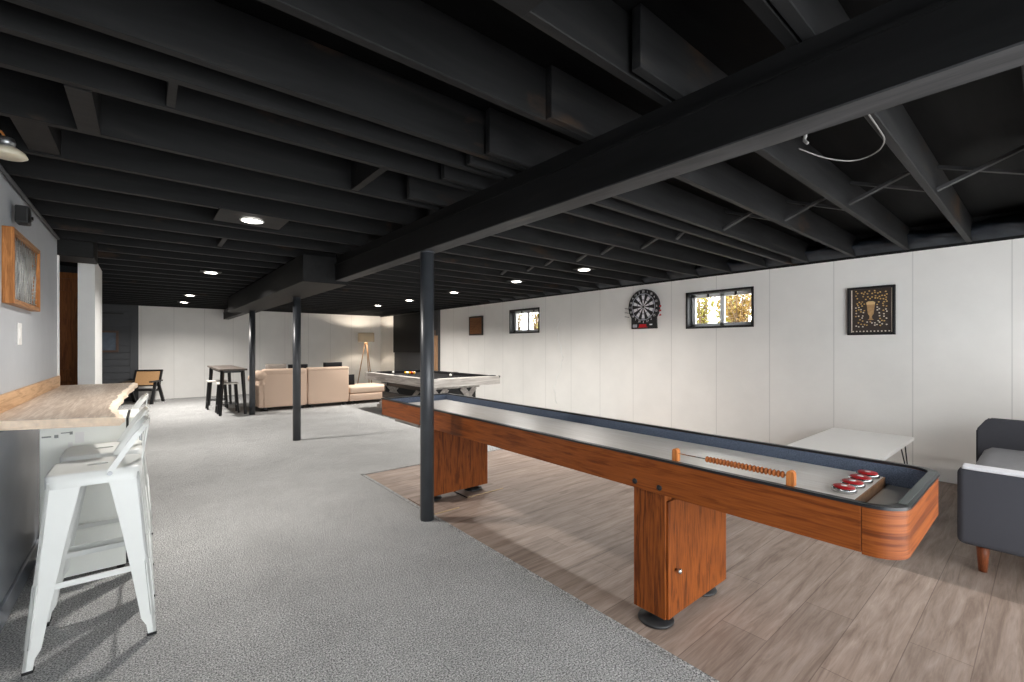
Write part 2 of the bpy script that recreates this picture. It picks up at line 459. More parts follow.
b = MB(); b.box((XL-.14, 6.02, 0), (XL+.012, 6.07, ZW-.15)); struct('trim_3', b, 'white_paint')
b = MB(); b.box((-.60, 7.1, 0), (-.455, 8.2, ZW)); struct('wall_partition', b, 'white_paint')
b = MB(); b.box((-2.75, YB, 0), (-2.6, YF, ZD)); b.box((-2.6, 6.0, 0), (XL-.12, 6.1, ZD)); struct('wall_side_room', b, 'dark_wall')
b = MB(); b.box((-2.6, 8.2, 0), (-.60, 8.3, ZD)); struct('wall_side_room_end', b, 'dark_wall')
b = MB(); b.box((-1.45, 8.14, 0), (-.62, 8.2, 2.28), .004)
for z0, z1 in ((.15, .95), (1.1, 2.12)):
    b.box((-1.33, 8.125, z0), (-.74, 8.145, z1), .01)
d = struct('door_1', b, 'dark_door')
b = MB(); b.box((-1.55, 8.13, 2.28), (-.60, 8.2, 2.36), .004); obj('lintel', b, 'dark_door', d)
b = MB(); b.sph((-1.38, 8.09, 1.0), .03); b.cyl((-1.38, 8.14, 1), (-1.38, 8.09, 1), .012); obj('door_knob', b, 'steel', d)

# repaired crack on the right wall
b = MB()
pts = []
for k in range(26):
    z = .25 + k*.066
    pts.append((XR-.001, 6.32 + .09*math.sin(k*.35) + .02*math.sin(k*1.7) - .005*k, z))
b.tube(pts, .009, 6); struct('wall_right_crack_patch', b, 'white_paint')

b = MB(); b.box((4.7, YB-.12, -.1), (XR+.22, YB, ZD)); struct('wall_light_block', b, 'white_paint')  # unseen part wall added to hold back sky light on the right
# joists
JL = [-2.35, -1.86, -1.38, -.89, -.4, .08, .57, 1.05, 1.5, 1.985, 2.19, 2.47, 2.99, 3.5, 4.0, 4.55, 5.06, 5.6] + [6.1+.5*k for k in range(18)]
jn = 0
for y in sorted(JL):
    if y > 14.8 or y < YB: continue
    b = MB(); b.box((-2.55, y-.021, ZJ), (1.98 if y < 4 else 1.80, y+.021, ZD-.002), .003, 1)
    o = struct('ceiling_joist', b, 'joist')
JR = [.05 - .47*k for k in range(1, 6)] + [.05 + .47*k for k in range(0, 32)] + [2.115]
JR.sort()
for y in JR:
    if y > 14.8: continue
    b = MB(); b.box((1.42 if y < 3 else 1.84, y-.021, ZJ), (XR-.02, y+.021, ZD-.002), .003, 1)
    struct('ceiling_joist', b, 'joist_lit')
# cross bridging between the right joists
for i in range(len(JR)-1):
    ya, yb = JR[i]+.022, JR[i+1]-.022
    if yb-ya < .2 or ya < -.6 or ya > 5.2: continue
    for k in (0, 1):
        b = MB(); x = 4.08 + (i % 2)*.1 + k*.05
        b.beam((x, ya, ZJ+.03 if k else ZD-.04), (x, yb, ZD-.04 if k else ZJ+.03), .042, .02)
        struct('ceiling_joist_bridging', b, 'painted_bounce')
# blocking on the left
for (x, y0, y1, w, z0) in ((-.21, 2.495, 2.965, .08, ZJ-.004), (.085, 2.215, 2.445, .03, ZJ+.004), (1.08, 2.495, 2.965, .045, ZJ+.002), (.6, 5.085, 5.575, .04, ZJ+.01), (-.42, 3.015, 3.475, .12, ZJ+.01)):
    b = MB(); b.box((x-w/2, y0, z0), (x+w/2, y1, ZD-.004)); struct('ceiling_joist_blocking', b, 'joist')

# beam
b = MB(); b.box((1.714, YB, 2.172), (1.84, YF, 2.345)); b.box((1.70, YB, 2.345), (1.854, YF, 2.357)); b.box((1.73, YB, 2.357), (1.825, YF, ZJ))
bo = struct('ceiling_beam', b, 'beam')
b = MB(); b.box((1.712, YB, 2.165), (1.842, YF, 2.172)); obj('painted_bounce', b, 'painted_bounce', bo)  # thin plate carries the painted floor bounce under the beam
b = MB(); b.box((1.36, 5.33, 2.13), (1.86, 11.2, ZJ-.002), .004, 1); struct('ceiling_beam_boxing', b, 'soffit')
# ductwork by the side opening
b = MB(); b.box((-1.6, 6.125, 2.285), (-.40, 6.575, 2.66), .01); struct('ceiling_duct', b, 'joist')

for (x, y, z1, lab) in ((1.76, 3.215, 2.165, 'dark grey steel support column nearest the shuffleboard table, second post holding up the beam'),
                  (1.742, 7.16, 2.13, 'dark grey steel column between the carpet aisle and the beige sofa back'),
                  (1.69, 10.42, 2.13, 'dark grey steel column beside the tall bar table')):
    b = MB(); b.cyl((x, y, 0), (x, y, z1-.012), .055, n=32); b.cyl((x, y, z1-.012), (x, y, z1-.001), .058, n=32)
    o = struct('support_column', b, 'column'); o['label'] = lab; o['category'] = 'column'; o['group'] = 'steel support columns'
ZC = None

# crumpled dark insulation on the sill above the right wall
bmx = bmesh.new(); rnd = random.Random(21); NY = 150; rows = []
for i in range(NY+1):
    y = -1.0+9.5*i/NY; row = []
    for j in range(7):
        a = j/6*PI/2
        rr = .17*(1+rnd.uniform(-.22, .22)+.18*math.sin(y*9+j))
        row.append(bmx.verts.new((XR-.021-.13*math.sin(PI*j/6)*(1+rnd.uniform(-.4, .4))-.01, y+rnd.uniform(-.02, .02), ZW+.025+.19*j/6*(1+.1*math.sin(y*7)))))
    rows.append(row)
for A, B_ in zip(rows, rows[1:]):
    for j in range(6): f_ = bmx.faces.new([A[j], A[j+1], B_[j+1], B_[j]]); f_.smooth = True
b = MB(); b._add(bmx); struct('trim_6', b, 'insul')
# windows
for i, (y0, y1, z0, z1) in enumerate(WIN):
    b = MB(); t = .03
    # black reveal lining and face frame
    for a, c in (((y0, z0), (y0+t, z1)), ((y1-t, z0), (y1, z1)), ((y0, z0), (y1, z0+t)), ((y0, z1-t), (y1, z1))):
        b.box((XR-.012, a[0], a[1]), (XR+.22, c[0], c[1]))
    w = struct('window_%d' % (i+1), b, 'well')
    f = MB(); xa, xb = XR+.12, XR+.17; fw = .05
    Y0, Y1, Z0, Z1 = y0+t, y1-t, z0+t, z1-t; ym = (Y0+Y1)/2
    for a, c in (((Y0, Z0), (Y0+fw, Z1)), ((Y1-fw, Z0), (Y1, Z1)), ((Y0, Z0), (Y1, Z0+fw)), ((Y0, Z1-fw), (Y1, Z1)), ((ym-.03, Z0), (ym+.03, Z1))):
        f.box((xa, a[0], a[1]), (xb, c[0], c[1]), .004)
    fo = obj('window_frame', f, 'vinyl', w)
    for a, c in ((Y0+fw, ym-.03), (ym+.03, Y1-fw)):
        g = MB(); g.box((XR+.143, a, Z0+fw), (XR+.147, c, Z1-fw)); obj('window_pane', g, 'glass', w)
    k = MB()
    for yy in (ym-.2, ym+.2): k.box((xa-.02, yy-.012, Z1-.05), (xa, yy+.012, Z1-.002), .003)
    obj('window_latch', k, 'black_plastic', w)

# outside ground and shrubs
b = MB(); b.box((XR+.24, -2, 1.3), (16, 14, 1.38)); struct('lawn', b, 'lawn')
def shrub(loc, r, h, mat, label, seed, nleaf=420, ls=1.0):
    rnd = random.Random(seed); x, y, z = loc
    t = thing('shrub', loc, label, 'shrub', 'shrubs outside the windows')
    s = MB(); tips = []
    for k in range(16):
        a = rnd.uniform(0, 2*PI); rr = rnd.uniform(.2, 1)*r
        q = Vector((x+math.cos(a)*rr, y+math.sin(a)*rr, z+h*rnd.uniform(.7, 1)))
        m = Vector((x, y, z)).lerp(q, .5) + Vector((rnd.uniform(-.05, .05), rnd.uniform(-.05, .05), .08))
        s.tube([(x+rnd.uniform(-.08, .08), y+rnd.uniform(-.08, .08), z), m, q], [.014, .009, .004], 5); tips.append((m, q))
    obj('stem', s, 'bark', t)
    l = MB()
    for k in range(nleaf):
        m, q = rnd.choice(tips); p = Vector((x, y, z)).lerp(m, rnd.uniform(.3, 1)) if rnd.random() < .4 else m.lerp(q, rnd.random())
        p += Vector([rnd.gauss(0, .07) for _ in range(3)])
        d = Vector([rnd.uniform(-1, 1) for _ in range(3)]).normalized()*rnd.uniform(.035, .06)*ls
        e = d.cross(Vector([rnd.uniform(-1, 1) for _ in range(3)])).normalized()*.016*ls
        l.quad([p, p+d*.5+e, p+d, p+d*.5-e])
    lo = obj('leaves', l, mat, t); lo['kind'] = 'stuff'
shrub((7.75, 4.0, 1.38), .30, 1.12, 'leaf_y', 'yellow green shrub outside the left half of the nearer basement window', 1, 800, 1.2)
shrub((7.65, 3.3, 1.38), .30, 1.12, 'leaf_r', 'russet leaved shrub outside the right half of the nearer basement window', 2, 800, 1.2)
shrub((8.9, 4.0, 1.38), .6, 1.3, 'leaf_y', 'pale green shrub behind the russet one at the nearer window', 3, 900, 1.8)
shrub((7.9, 9.3, 1.38), .22, 1.25, 'leaf_y', 'narrow yellow shrub outside the left half of the farther window', 4, 400)
shrub((7.9, 8.6, 1.38), .22, 1.25, 'leaf_y', 'narrow yellow shrub outside the right half of the farther window', 5, 400)

# ------------------------------------------------------------------ shuffleboard table
XA, XB_, YA, YZ, ZT, ZB = 1.94, 2.74, .31, 4.53, .85, .675
t = thing('shuffleboard_table', (2.34, 2.4, 0), 'long walnut shuffleboard table with slate blue gutters on two pedestals', 'shuffleboard table')
R = .10
def arc(cx, cy, r, a0, a1, n=24): return [(cx+r*math.cos(a0+(a1-a0)*k/n), cy+r*math.sin(a0+(a1-a0)*k/n)) for k in range(n+1)]
b = MB(); b.box((XA, YA+R+.015, ZB), (XA+.02, YZ-.03, ZT-.011), .003); obj('side_rail', b, 'walnut_y', t)
b = MB(); b.box((XB_-.02, YA+R+.015, ZB), (XB_, YZ-.03, ZT-.011), .003); obj('side_rail', b, 'walnut_y', t)
# rounded near end
outer = [(XA, YA+R+.013)] + arc(XA+R, YA+R, R, PI, 1.5*PI) + arc(XB_-R, YA+R, R, 1.5*PI, 2*PI) + [(XB_, YA+R+.013)]
r2 = R-.02
inner = [(XB_-.02, YA+R+.013)] + arc(XB_-R, YA+R, r2, 2*PI, 1.5*PI) + arc(XA+R, YA+R, r2, 1.5*PI, PI) + [(XA+.02, YA+R+.013)]
b = MB(); b.prism(outer+inner, ZB-.004, ZT-.011); obj('end_rail', b, 'walnut_x', t)
b = MB(); b.box((XA, YZ-.028, ZB), (XB_, YZ, ZT-.01), .003); obj('end_rail', b, 'walnut_x', t)
# black rim around the top
o2 = [(XA-.004, YZ)] + arc(XA+R, YA+R, R+.004, PI, 1.5*PI) + arc(XB_-R, YA+R, R+.004, 1.5*PI, 2*PI) + [(XB_+.004, YZ)]
def earc(cx, cy, rx, ry, a0, a1, n=16): return [(cx+rx*math.cos(a0+(a1-a0)*k/n), cy+ry*math.sin(a0+(a1-a0)*k/n)) for k in range(n+1)]
i2 = [(XB_-.022, YZ)] + earc(XB_-R, YA+R, .078, .066, 2*PI, 1.5*PI) + earc(XA+R, YA+R, .078, .066, 1.5*PI, PI) + [(XA+.022, YZ)]
b = MB(); b.prism(o2+i2, ZT-.011, ZT, bev=0); b.box((XA-.004, YZ-.045, ZT-.011), (XB_+.004, YZ+.003, ZT)); obj('rim', b, 'black_trim', t)
b = MB(); b.box((XA+.09, YA+.007, ZT+.0005), (XB_-.09, YA+.03, ZT+.003), .001); obj('rim_sheen', b, 'sheen_grey', t)  # grey strip paints the sheen on the glossy rim end
# gutter lining
b = MB()
b.box((XA+.021, YA+.12, ZB+.03), (XB_-.021, YZ-.03, ZB+.05))
b.box((XA+.021, YA+.098, ZB+.05), (XA+.03, YZ-.03, ZT-.012)); b.box((XB_-.03, YA+.098, ZB+.05), (XB_-.021, YZ-.03, ZT-.012))
b.box((XA+.021, YZ-.044, ZB+.05), (XB_-.021, YZ-.03, ZT-.012))
b.prism(earc(XB_-R, YA+R, .075, .068, 2*PI, 1.5*PI) + earc(XA+R, YA+R, .075, .068, 1.5*PI, PI) + earc(XA+R, YA+R, .068, .060, PI, 1.5*PI) + earc(XB_-R, YA+R, .068, .060, 1.5*PI, 2*PI), ZB+.03, ZT-.012)
obj('gutter_lining', b, 'felt', t)
b = MB(); b.box((XA+.045, YA+.045, ZB+.03), (XB_-.045, YA+.18, ZB+.075), .003);  obj('gutter_tray', b, 'tray', t)
b = MB(); b.box((XA+.06, .498, .735), (XB_-.075, YZ-.12, .79), .003); pf = obj('playfield', b, 'maple', t)
b = MB(); b.box((XA+.062, .492, .737), (XB_-.077, .498, .789)); obj('board_end', b, 'endgrain', pf)
for x in (2.06, 2.52):
    b = MB(); b.box((x, 3.95, .60), (x+.1, YZ-.06, ZB-.002), .004); obj('under_rail', b, 'pale_wood', t)
def pedestal(y0):
    y1 = y0+.18; x0, x1 = 1.958, 2.58
    p = MB(); p.box((x0, y0, .06), (x1, y1, ZB-.001), .003); po = obj('pedestal', p, 'walnut_z', t)
    q = MB(); q.box((x0+.012, y0-.012, .062), (x1-.004, y0-.001, ZB-.035), .003); do = obj('pedestal_door', q, 'walnut_z', po)
    for fx in (2.02, 2.47):
        f = MB(); f.lathe([(.085, 0), (.09, .006), (.085, .014), (.05, .022), (.028, .034), (.02, .04), (.02, .062)], (fx, (y0+y1)/2, .001 if y0 < 2 else .009), 36)
        obj('levelling_foot', f, 'black_plastic', po)
    return do, po
do, po = pedestal(1.2)
b = MB(); b.lathe([(.006, 0), (.006, .012), (.014, .018), (.013, .028), (.004, .032)], (2.035, 1.188, .29), 20, Matrix.Rotation(PI/2, 4, 'X')); obj('knob', b, 'steel', po)
pedestal(3.51)
for y in (1.22, 1.36, 3.53, 3.67):
    b = MB(); b.lathe([(.014, 0), (.014, .004), (.011, .006), (.004, .007)], (XA+.001, y, ZB+.033), 20, Matrix.Rotation(-PI/2, 4, 'Y')); obj('bolt', b, 'black_metal', t)
# scorer
b = MB(); b.cyl((1.972, .665, ZT+.036), (1.972, 1.145, ZT+.036), .003, n=10); sc = obj('score_counter', b, 'steel', t)
for y in (.655, 1.15):
    b = MB(); b.prism([(y-.014, ZT-.002), (y+.014, ZT-.002), (y+.014, ZT+.045)] + [(y+.014*math.cos(a*PI/6), ZT+.045+.014*math.sin(a*PI/6)) for a in range(1, 6)] + [(y-.014, ZT+.045)], 1.958, 1.988, 'YZ', .002)
    obj('post', b, 'post_wood', sc)
for k in range(21):
    b = MB(); b.lathe([(.005, -.0072), (.012, -.0045), (.0145, 0), (.012, .0045), (.005, .0072)], (1.972, .685+k*.0155, ZT+.036), 16, Matrix.Rotation(PI/2, 4, 'X'))
    obj('bead', b, 'bead', sc)
# pucks
pn = ['red and chrome puck nearest the bead counter, first of four across the board', 'red and chrome puck second from the bead counter side', 'red and chrome puck second from the blue gutter wall', 'red and chrome puck beside the blue gutter wall, last of the row']
for k in range(4):
    x, y = 2.262+k*.1125, .553-k*.003
    p = thing('shuffleboard_puck', (x, y, .7905), pn[k], 'puck', 'shuffleboard pucks')
    b = MB(); b.lathe([(.040, 0), (.044, .003), (.045, .012), (.043, .018), (.034, .02)], (x, y, .7905), 36); obj('ring', b, 'steel', p)
    b = MB(); b.lathe([(.038, .019), (.038, .0225), (.035, .0245), (.018, .024), (.01, .026)], (x, y, .7905), 32); obj('puck_cap', b, 'red', p)
    b = MB(); text_bm(b, '', .02, Matrix.Identity(4)) if False else b.lathe([(.012, .0245), (.012, .0262), (.008, .0265)], (x, y, .7905), 16); obj('emblem', b, 'dart_white', p)

# shim boards under the far pedestal feet
b = MB(); b.box((2.3, 3.44, -.003), (2.72, 3.78, .006), .001); b.mi = 1; b.box((2.3, 3.434, -.002), (2.72, 3.44, .005)); b.mi = 2; b.box((2.292, 3.434, -.003), (2.3, 3.78, .004))
solo('shim_board', b, ['plank', 'core', 'black_rubber'], (2.5, 3.6, 0), 'thin loose plank offcut under the right foot of the far pedestal', 'board', 'loose plank offcuts')
b = MB(); b.box((1.86, 3.27, -.003), (2.1, 3.76, .006), .001); b.mi = 1; b.box((1.86, 3.262, -.002), (2.1, 3.27, .006))
solo('shim_board', b, ['plank', 'core'], (2.0, 3.5, 0), 'thin loose plank offcut beside the foot of the nearest post', 'board', 'loose plank offcuts')

# ------------------------------------------------------------------ white coffee table
t = thing('coffee_table', (5.45, 1.26, 0), 'low white lacquered table on black hairpin legs against the white wall', 'table')
x0, x1, y0, y1, z1 = 4.68, 6.21, .91, 1.62, .45
b = MB(); b.box((x0, y0, z1-.035), (x1, y1, z1), .004); obj('tabletop', b, 'white_gloss', t)
for cx, sx in ((x0+.16, -1), (x1-.16, 1)):
    for cy, sy in ((y0+.07, -1), (y1-.07, 1)):
        b = MB(); fx, fy = cx+sx*.06, cy+sy*.04
        b.tube([(cx-.12*sx, cy, z1-.036), (fx-.012, fy, .02), (fx, fy, .006), (fx+.012, fy, .02), (cx+.10*sx, cy, z1-.036)], .006, 8)
        b.box((cx-.14, cy-.025, z1-.04), (cx+.14, cy+.025, z1-.035))
        obj('leg', b, 'black_metal', t)

# ------------------------------------------------------------------ charcoal sofa
t = thing('futon_sofa', (4.85, 0, 0), 'charcoal fabric futon sofa with tufted seat and a highlight painted on one arm, walnut legs', 'sofa')
b = MB(); b.box((3.9, -.62, .175), (4.02, .375, .645), .035, 4); a1 = obj('arm', b, 'grey_fabric', t)
b = MB(); b.box((3.902, -.60, .640), (4.018, .355, .660), .009, 3); obj('arm_highlight', b, 'arm_highlight', a1)  # pale strip paints the bright highlight on the arm top
b = MB(); b.prism([(-.62, .175), (.43, .175), (.43, .655), (.415, .675), (.372, .745), (.35, .757), (-.62, .757)], 5.76, 5.88, 'YZ', .012); obj('arm', b, 'grey_fabric', t)
b = MB(); b.box((4.02, -.45, .2), (5.76, .33, .40), .02, 3); obj('base', b, 'grey_fabric', t)
b = MB()
bmx = bmesh.new()
nx, ny = 36, 18; gx0, gx1, gy0, gy1 = 4.025, 5.755, -.5, .375
def seatz(u, v):
    z = .52
    for i in range(6):
        for j in range(3):
            du, dv = (u-(i+.5)/6)*1.73, (v-(j+.5)/3)*.87
            z -= .022*math.exp(-(du*du+dv*dv)/.0018)
    e = min(u, 1-u)*1.73, min(v, 1-v)*.87
    z -= .03*math.exp(-min(e)/.02)
    z -= .006*(abs(math.sin(u*6*PI)) < .15) + .006*(abs(math.sin(v*3*PI)) < .15)
    return z
vv = [[bmx.verts.new((gx0+(gx1-gx0)*i/nx, gy0+(gy1-gy0)*j/ny, seatz(i/nx, j/ny))) for j in range(ny+1)] for i in range(nx+1)]
for i in range(nx):
    for j in range(ny): bmx.faces.new([vv[i][j], vv[i+1][j], vv[i+1][j+1], vv[i][j+1]])
b._add(bmx, None, True); b.box((gx0, gy0, .395), (gx1, gy1-.004, .49), .012); obj('seat', b, 'grey_fabric_lit', t)
b = MB(); b.box((4.03, -.72, .38), (5.75, -.48, .92), .05, 4); obj('backrest', b, 'grey_fabric', t)
for x, y in ((4.02, .27), (5.72, .27), (4.02, -.5), (5.72, -.5)):
    b = MB(); b.cyl((x, y, .001), (x, y, .2), .02, .034, 20); obj('leg', b, 'teak', t)

# ------------------------------------------------------------------ dartboard
yc, zc = 4.28, 2.05
t = thing('dartboard', (XR-.02, yc, zc), 'round black and white electronic dartboard with number ring on white wall', 'dartboard')
b = MB()
out = [(yc+.29*math.cos(a), zc+.29*math.sin(a)) for a in [(-38+k*256/40)*PI/180 for k in range(41)]] + [(yc-.245, 1.69), (yc+.235, 1.69)]
b.prism(out, XR-.045, XR-.002, 'YZ', .004); obj('cabinet', b, 'black_plastic', t)
def ringseg(mb, r0, r1, a0, a1, x, n=3):
    p = [(yc+r1*math.cos(a0+(a1-a0)*k/n), zc+r1*math.sin(a0+(a1-a0)*k/n)) for k in range(n+1)]
    q = [(yc+r0*math.cos(a1-(a1-a0)*k/n), zc+r0*math.sin(a1-(a1-a0)*k/n)) for k in range(n+1)]
    mb.prism(p+q, x-.004, x, 'YZ')
b = MB(); g = 2*PI/20; x = XR-.045
for k in range(20):
    a0 = (k-.5)*g+.008; a1 = a0+g-.016; w = 0 if k % 2 else 1
    b.mi = w; ringseg(b, .02, .105, a0, a1, x); ringseg(b, .125, .185, a0, a1, x)
    b.mi = 1-w if False else 2; ringseg(b, .107, .123, a0, a1, x) if not w else None
    b.mi = 2 if not w else 1; ringseg(b, .187, .21, a0, a1, x)
b.mi = 2; ringseg(b, .212, .222, 0, 2*PI-.001, x, 60)
obj('target_face', b, ['dart_white', 'black_plastic', 'dial'], t)
b = MB(); b.lathe([(.016, 0), (.016, .006), (.006, .008)], (x, yc, zc), 20, Matrix.Rotation(-PI/2, 4, 'Y')); obj('bullseye', b, 'black_plastic', t)
b = MB(); seq = [20, 1, 18, 4, 13, 6, 10, 15, 2, 17, 3, 19, 7, 16, 8, 11, 14, 9, 12, 5]
for k, nmb in enumerate(seq):
    a = k*g
    yy, zz = yc - .252*math.sin(a), zc + .252*math.cos(a)
    Mt = Matrix.Translation((x-.001, yy, zz)) @ Matrix.Rotation(-PI/2, 4, 'Z') @ Matrix.Rotation(PI/2, 4, 'X')
    text_bm(b, str(nmb), .05, Mt)
obj('number_ring', b, 'dart_white', t)
b = MB(); b.box((x-.006, yc-.08, 1.71), (x, yc+.09, 1.722)); b.box((x-.006, yc-.06, 1.722), (x, yc+.075, 1.765)); obj('button_strip', b, 'red', t)
b = MB(); b.box((x-.006, yc-.17, 1.745), (x, yc-.12, 1.765)); obj('display', b, 'dart_white', t)
b = MB(); b.box((x-.006, yc+.12, 1.715), (x, yc+.2, 1.765)); obj('speaker_grille', b, 'dial', t)
dl = {('w', 0): 'white flighted dart on the left of the dartboard, topmost of three', ('w', 1): 'white flighted dart on the left of the dartboard, middle of three', ('w', 2): 'white flighted dart on the left of the dartboard, lowest of three',
      ('r', 0): 'red flighted dart on the right of the dartboard, topmost of three', ('r', 1): 'red flighted dart on the right of the dartboard, middle of three', ('r', 2): 'red flighted dart on the right of the dartboard, lowest of three'}
for side, s, fm in (('w', 1, 'black_plastic'), ('r', -1, 'red')):
    for k in range(3):
        p = Vector((XR-.03, yc+s*.285, 2.03-k*.07)); q = p + Vector((-.05, s*.06, .015))
        d = thing('dart', p, dl[(side, k)], 'dart', 'darts at the dartboard')
        b = MB(); b.cyl(p, p.lerp(q, .6), .006, n=8); b.cyl(p.lerp(q, .6), q, .003, n=8); obj('barrel', b, 'steel' if side == 'w' else 'red', d)
        b = MB(); e = (q-p).normalized()
        for up in (Vector((0, 0, 1)), e.cross(Vector((0, 0, 1)))):
            b.beam(p.lerp(q, .75)-up*.014, p.lerp(q, .75)+up*.014, .026, .002, up=e)
        obj('flight', b, fm, d)

# ------------------------------------------------------------------ cap picture, plaque
y0, y1, z0, z1 = 1.087, 1.521, 1.53, 2.08
t = thing('bottle_cap_picture', (XR-.01, 1.304, 1.8), 'black framed dark shadow box with bottle caps around a tan beer glass', 'picture')
b = MB()
for a, c in (((y0, z0), (y0+.025, z1)), ((y1-.025, z0), (y1, z1)), ((y0+.025, z0), (y1-.025, z0+.025)), ((y0+.025, z1-.025), (y1-.025, z1))): b.box((XR-.035, a[0], a[1]), (XR-.001, c[0], c[1]), .003)
obj('frame', b, 'black_metal', t)
b = MB(); b.box((XR-.012, y0+.02, z0+.02), (XR-.002, y1-.02, z1-.02)); obj('backing', b, 'art_dark', t)
for yy in (y0+.034, y1-.04):
    b = MB(); b.box((XR-.018, yy-.004, z0+.03), (XR-.012, yy+.004, z1-.03)); obj('inner_strip', b, 'cap_white', t)
b = MB(); ym = 1.305
b.prism([(ym-.03, 1.70), (ym+.03, 1.70), (ym+.012, 1.715), (ym+.010, 1.745), (ym+.026, 1.77), (ym+.038, 1.90), (ym-.038, 1.90), (ym-.026, 1.77), (ym-.010, 1.745), (ym-.012, 1.715)], XR-.018, XR-.011, 'YZ')
e = obj('glass_emblem', b, 'art_tan', t)
b = MB(); b.prism([(ym-.037, 1.875), (ym+.037, 1.875), (ym+.04, 1.9), (ym+.02, 1.912), (ym-.02, 1.912), (ym-.04, 1.9)], XR-.021, XR-.011, 'YZ'); obj('foam_top', b, 'art_foam', e)
rnd = random.Random(5); capsA, capsB = MB(), MB(); placed = []
while len(placed) < 92:
    yy, zz = rnd.uniform(y0+.075, y1-.075), rnd.uniform(z0+.095, z1-.045)
    if abs(yy-ym) < .055 and 1.68 < zz < 1.93: continue
    if any((yy-a)**2+(zz-c)**2 < .0195**2 for a, c in placed): continue
    placed.append((yy, zz)); 
for k in range(11): placed.append((y0+.055+k*.0325, z0+.042))
for k, (yy, zz) in enumerate(placed):
    (capsA if (zz > 1.85 or k % 3 == 0) and k < 92 else capsB).cyl((XR-.019, yy, zz), (XR-.012, yy, zz), .0075, n=10)
c = obj('bottle_caps', capsA, 'cap_gold', t); c['kind'] = 'stuff'
c = obj('bottle_caps', capsB, 'cap_white', t); c['kind'] = 'stuff'
t = thing('wall_plaque', (XR-.01, 9.13, 1.9), 'small plain brown wooden plaque with dark border on the white wall', 'plaque')
b = MB(); b.box((XR-.03, 8.86, 1.70), (XR-.012, 9.40, 2.12), .004); obj('board', b, 'brown_wood', t)
b = MB()
for a, c in (((8.835, 1.675), (8.875, 2.145)), ((9.385, 1.675), (9.42, 2.145)), ((8.875, 1.675), (9.385, 1.71)), ((8.875, 2.11), (9.385, 2.145))): b.box((XR-.035, a[0], a[1]), (XR-.002, c[0], c[1]), .003)
obj('border', b, 'black_metal', t)

# ------------------------------------------------------------------ television, cue rack
t = thing('television', (XR-.1, 12.65, 1.8), 'very large black television on the dark grey accent wall', 'television')
b = MB(); b.box((XR-.16, 11.35, 1.2), (XR-.11, 13.62, 2.40), .006); obj('cabinet', b, 'black_plastic', t)
b = MB(); b.box((XR-.164, 11.37, 1.22), (XR-.159, 13.60, 2.385)); obj('screen', b, 'screen', t)
b = MB(); b.box((XR-.11, 12.3, 1.6), (XR-.061, 13.0, 2.0)); obj('wall_mount', b, 'black_metal', t)
t = thing('cue_rack', (XR-.08, 11.05, 1.1), 'tall narrow tan wooden cue rack on the accent wall beside the television', 'cue rack')
b = MB(); b.box((XR-.085, 10.92, .58), (XR-.061, 11.16, 1.7), .004); obj('backboard', b, 'tan_wood', t)
for z in (.62, 1.5):
    b = MB(); b.box((XR-.105 if z > 1 else XR-.15, 10.92, z), (XR-.085, 11.16, z+.03), .004); obj('shelf', b, 'tan_wood', t)
for k, y in enumerate((10.98, 11.1)):
    b = MB(); b.cyl((XR-.125, y, .651), (XR-.122, y, 1.85), .014, .007, 10)
    solo('pool_cue', b, 'tan_wood', (XR-.12, y, .65), ['tan pool cue in the wall rack, the one nearer the white wall', 'tan pool cue in the wall rack, the one nearer the television'][k], 'cue', 'cues in the rack')

# ------------------------------------------------------------------ pool table and balls
X0, X1, Y0, Y1, ZP = 3.95, 5.55, 7.11, 10.2, .8
t = thing('pool_table', (4.75, 8.65, 0), 'pool table with whitewashed wood rails, charcoal cloth and angled trestle legs', 'pool table')
for a, c, mt in (((X0, Y0+.16), (X0+.13, Y1-.16), 'pale_wood'), ((X1-.13, Y0+.16), (X1, Y1-.16), 'pale_wood'), ((X0, Y0), (X1, Y0+.16), 'pale_wood_x'), ((X0, Y1-.16), (X1, Y1), 'pale_wood_x')):
    b = MB(); b.box((a[0], a[1], ZP-.16), (c[0], c[1], ZP), .006); obj('rail', b, mt, t)
b = MB(); b.box((X0+.13, Y0+.16, ZP-.10), (X1-.13, Y1-.16, ZP-.045)); obj('bed_cloth', b, 'cloth', t)
for a, c in (((X0+.12, Y0+.22), (X0+.18, Y0+1.48)), ((X0+.12, Y0+1.6), (X0+.18, Y1-.22)), ((X1-.18, Y0+.22), (X1-.12, Y0+1.48)), ((X1-.18, Y0+1.6), (X1-.12, Y1-.22)), ((X0+.22, Y0+.14), (X1-.22, Y0+.2)), ((X0+.22, Y1-.2), (X1-.22, Y1-.14))):
    b = MB(); b.box((a[0], a[1], ZP-.06), (c[0], c[1], ZP+.012), .01); obj('rail_cushion', b, 'cloth', t)
for x, y in ((X0+.12, Y0+.12), (X1-.12, Y0+.12), (X0+.12, Y1-.12), (X1-.12, Y1-.12), (X0+.115, Y0+1.54), (X1-.115, Y0+1.54)):
    b = MB(); b.lathe([(.085, ZP-.09), (.088, ZP+.006), (.075, ZP+.012), (.06, ZP+.004), (.055, ZP-.08)], (x, y, 0), 24); obj('pocket', b, 'black_rubber', t)
for x, y in ((X1-.005, Y0+.004),):
    b = MB(); b.box((x-.02, y-.006, ZP-.03), (x+.008, y+.03, ZP+.006), .004); obj('corner_cap', b, 'black_plastic', t)
